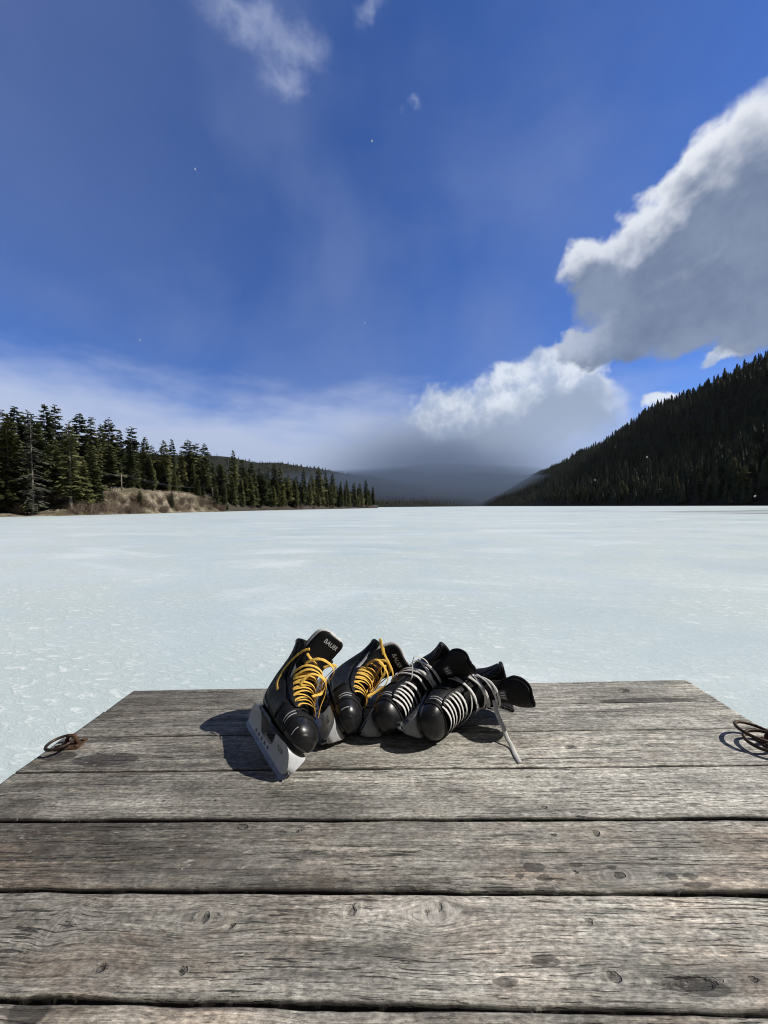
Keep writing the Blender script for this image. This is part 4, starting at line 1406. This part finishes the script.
        extra = {1: [[(6.2, -.5, .012), (6.9, -.2, .034), (6.6, .3, .044), (5.8, .4, .034), (5.3, .1, .018)],
                     [(9.0, -.6, .014), (9.9, -.1, .036), (9.4, .5, .046), (8.2, .9, .036), (7.2, 1.3, .022), (6.6, 1.7, .012)],
                     [(7.8, .0, .026), (7.0, .35, .042), (6.0, .6, .038), (5.2, .7, .022), (4.6, .9, .010)]],
                 2: [[(9.6, -.5, .016), (8.6, .0, .042), (7.2, .3, .048), (5.8, .3, .036), (4.9, .2, .016)],
                     [(8.2, -.7, .010), (9.0, -.5, .034), (8.4, -.1, .044), (7.0, .1, .036), (6.0, .4, .016)],
                     [(11.9, -.9, .050), (11.4, -.75, .040), (10.8, -.5, .028)]]}[seed]
        for lp in extra: strip(lp, .0044, 10)
        for lp in loops: strip(lp, .0040, 10)
    else:
        for i in range(6):
            s_ = 3.30 + i * .46 + r.uniform(-.06, .06)
            b_ = theta(s_) + .30; a = theta(s_)
            j = r.uniform(-.05, .05)
            strip([(s_, -b_, .001), (s_ + .02, -a * .7, .006), (s_ + .08 + j, 0, .0085), (s_ + .14, a * .7, .006), (s_ + .18, b_, .001)], .0054)
        for k in range(6):   # wound several times round the ankle
            s0 = 6.4 + k * .5 + r.uniform(-.25, .25)
            tl_ = r.uniform(-1.0, 1.0)
            ctrl = [(s0 + tl_ * math.sin(ph_ + k) + ph_ * .04, ph_, .0050 + .004 * r.random() + (.004 if abs(ph_) < .8 else 0)) for ph_ in np.linspace(-math.pi, math.pi, 15)]
            strip(ctrl, .0038, 5)
        if seed == 3:
            strip([(6.0, -.6, .010), (6.8, -.9, .035), (7.8, -1.0, .050), (8.8, -.9, .030), (9.2, -.8, .006)], .0018, 8)
        else:
            strip([(9.0, -1.2, .006), (9.4, -.5, .014), (9.7, .2, .014), (9.5, .9, .010), (9.0, 1.5, .006)], .0036, 8)
            strip([(8.6, -1.2, .006), (9.8, -.6, .012), (10.2, .1, .014), (9.8, .8, .010), (9.2, 1.5, .006)], .0036, 8)
    lac = mb.build('laces', M_lace, root)
    bpy.context.view_layer.update()
    return root, lac, tongue_p


def lace_free(root, pts, mat, w=.0036, dock_space=True, flat=.32):
    """loose length of lace through dock-local points, kept as a part of the skate"""
    inv = root.matrix_world.inverted() @ DOCK if dock_space else Matrix.Identity(4)
    c3 = catmull(pts, 8)
    mb = MB(); nd = (inv.to_3x3() @ Vector((-.15, -.75, .65))).normalized()
    mb.tube([inv @ Vector(c) for c in c3], w, 8, False, flat, [nd] * len(c3))
    return mb.build('loose_lace', mat, root)


def pose(px, py, yaw, lean, pitch=0.0, h=0.0):
    """matrix of a skate whose blade middle sits at a dock point; yaw: heading (0 = towards +X of the dock)"""
    c = px_dock(px, py)
    m = Matrix.Rotation(yaw, 4, 'Z') @ Matrix.Rotation(-lean, 4, 'X') @ Matrix.Rotation(pitch, 4, 'Y')
    return c, m, h


def settle(c, m, h):
    """put the lowest point of the posed boot and blade on the deck"""
    low = 1e9
    for s in np.linspace(0, NS, 40):
        for ph in np.linspace(0, 6.283, 40): low = min(low, (m @ boot_p(s, ph, .003)).z)
    for x in (-.15, -.146, .136, .15):
        for z in (0, .026): low = min(low, (m @ Vector((x, 0, z))).z)
    return DOCK @ Matrix.Translation((c.x, c.y, -low + .0008 + h)) @ m


GS = None
sk = [
    ('yellow', 'black skate with yellow laces and pale blade holder showing, leaning at the left end', (261, 751, R(-52), R(45), 0, 0), (.080, .056, .25, .0, .98, .0), M_hold, 1),
    ('yellow', 'black skate with yellow laces, second from the left, leaning toward the white laced ones', (312, 721, R(-70), R(66), 0, 0), (.066, .056, .5, .2, .98, .03), M_hold_w, 2),
    ('white', 'black skate with white laces propped higher behind the skate at the right end', (374, 709, R(-106), R(60), 0, 0), (.090, .044, .3, .7, .68, .0), M_hold_d, 3),
    ('white', 'black skate with white laces lying on its side at the right end', (413, 713, R(-111), R(78), 0, 0), (.090, .044, .3, .7, .68, .0), M_hold_d, 4),
]
SK = []
for kind, label, ps, tongue, hm, seed in sk:
    M = settle(*pose(*ps))
    SK.append(make_skate(kind, label, None, M, tongue, hm, seed))

r4 = SK[3][0]
lace_free(r4, [px_dock(a, b, c) for a, b, c in ((494, 700, .080), (497, 713, .058), (503, 727, .034), (507, 738, .016), (512, 747, .006), (516, 756, .0045), (520, 763, .004))], M_white, .0056, True, .26)

# a few snowflakes drifting past
M_snow = simple('snow', (0.85, 0.86, 0.88), 0.6, var=0.02)
mb = MB()
for k in range(3):
    a = k * math.pi / 3
    d = Vector((math.cos(a), 0.25 * math.sin(a), math.sin(a))) * .0022
    mb.tube([-d, d * 0.0, d], [.0004, .0007, .0004], 5)
fl_me = mb.mesh('snowflake'); fl_me.materials.append(M_snow)
for i, (px, py, dist) in enumerate([(647, 457, 1.1), (595, 480, 1.4), (755, 496, 1.0), (372, 141, 1.1), (195, 169, 1.2), (140, 340, 1.3), (365, 323, 1.5)]):
    o = bpy.data.objects.new('snowflake', fl_me); COL.objects.link(o)
    o.location = Vector((0, 0, CAM_H)) + px_dir(px, py) * dist
    o.rotation_euler = (i, i * 2.1, i * 0.7)
    tag(o, 'tiny white snowflake drifting through the air', 'snowflake', 'snowflakes in the air')
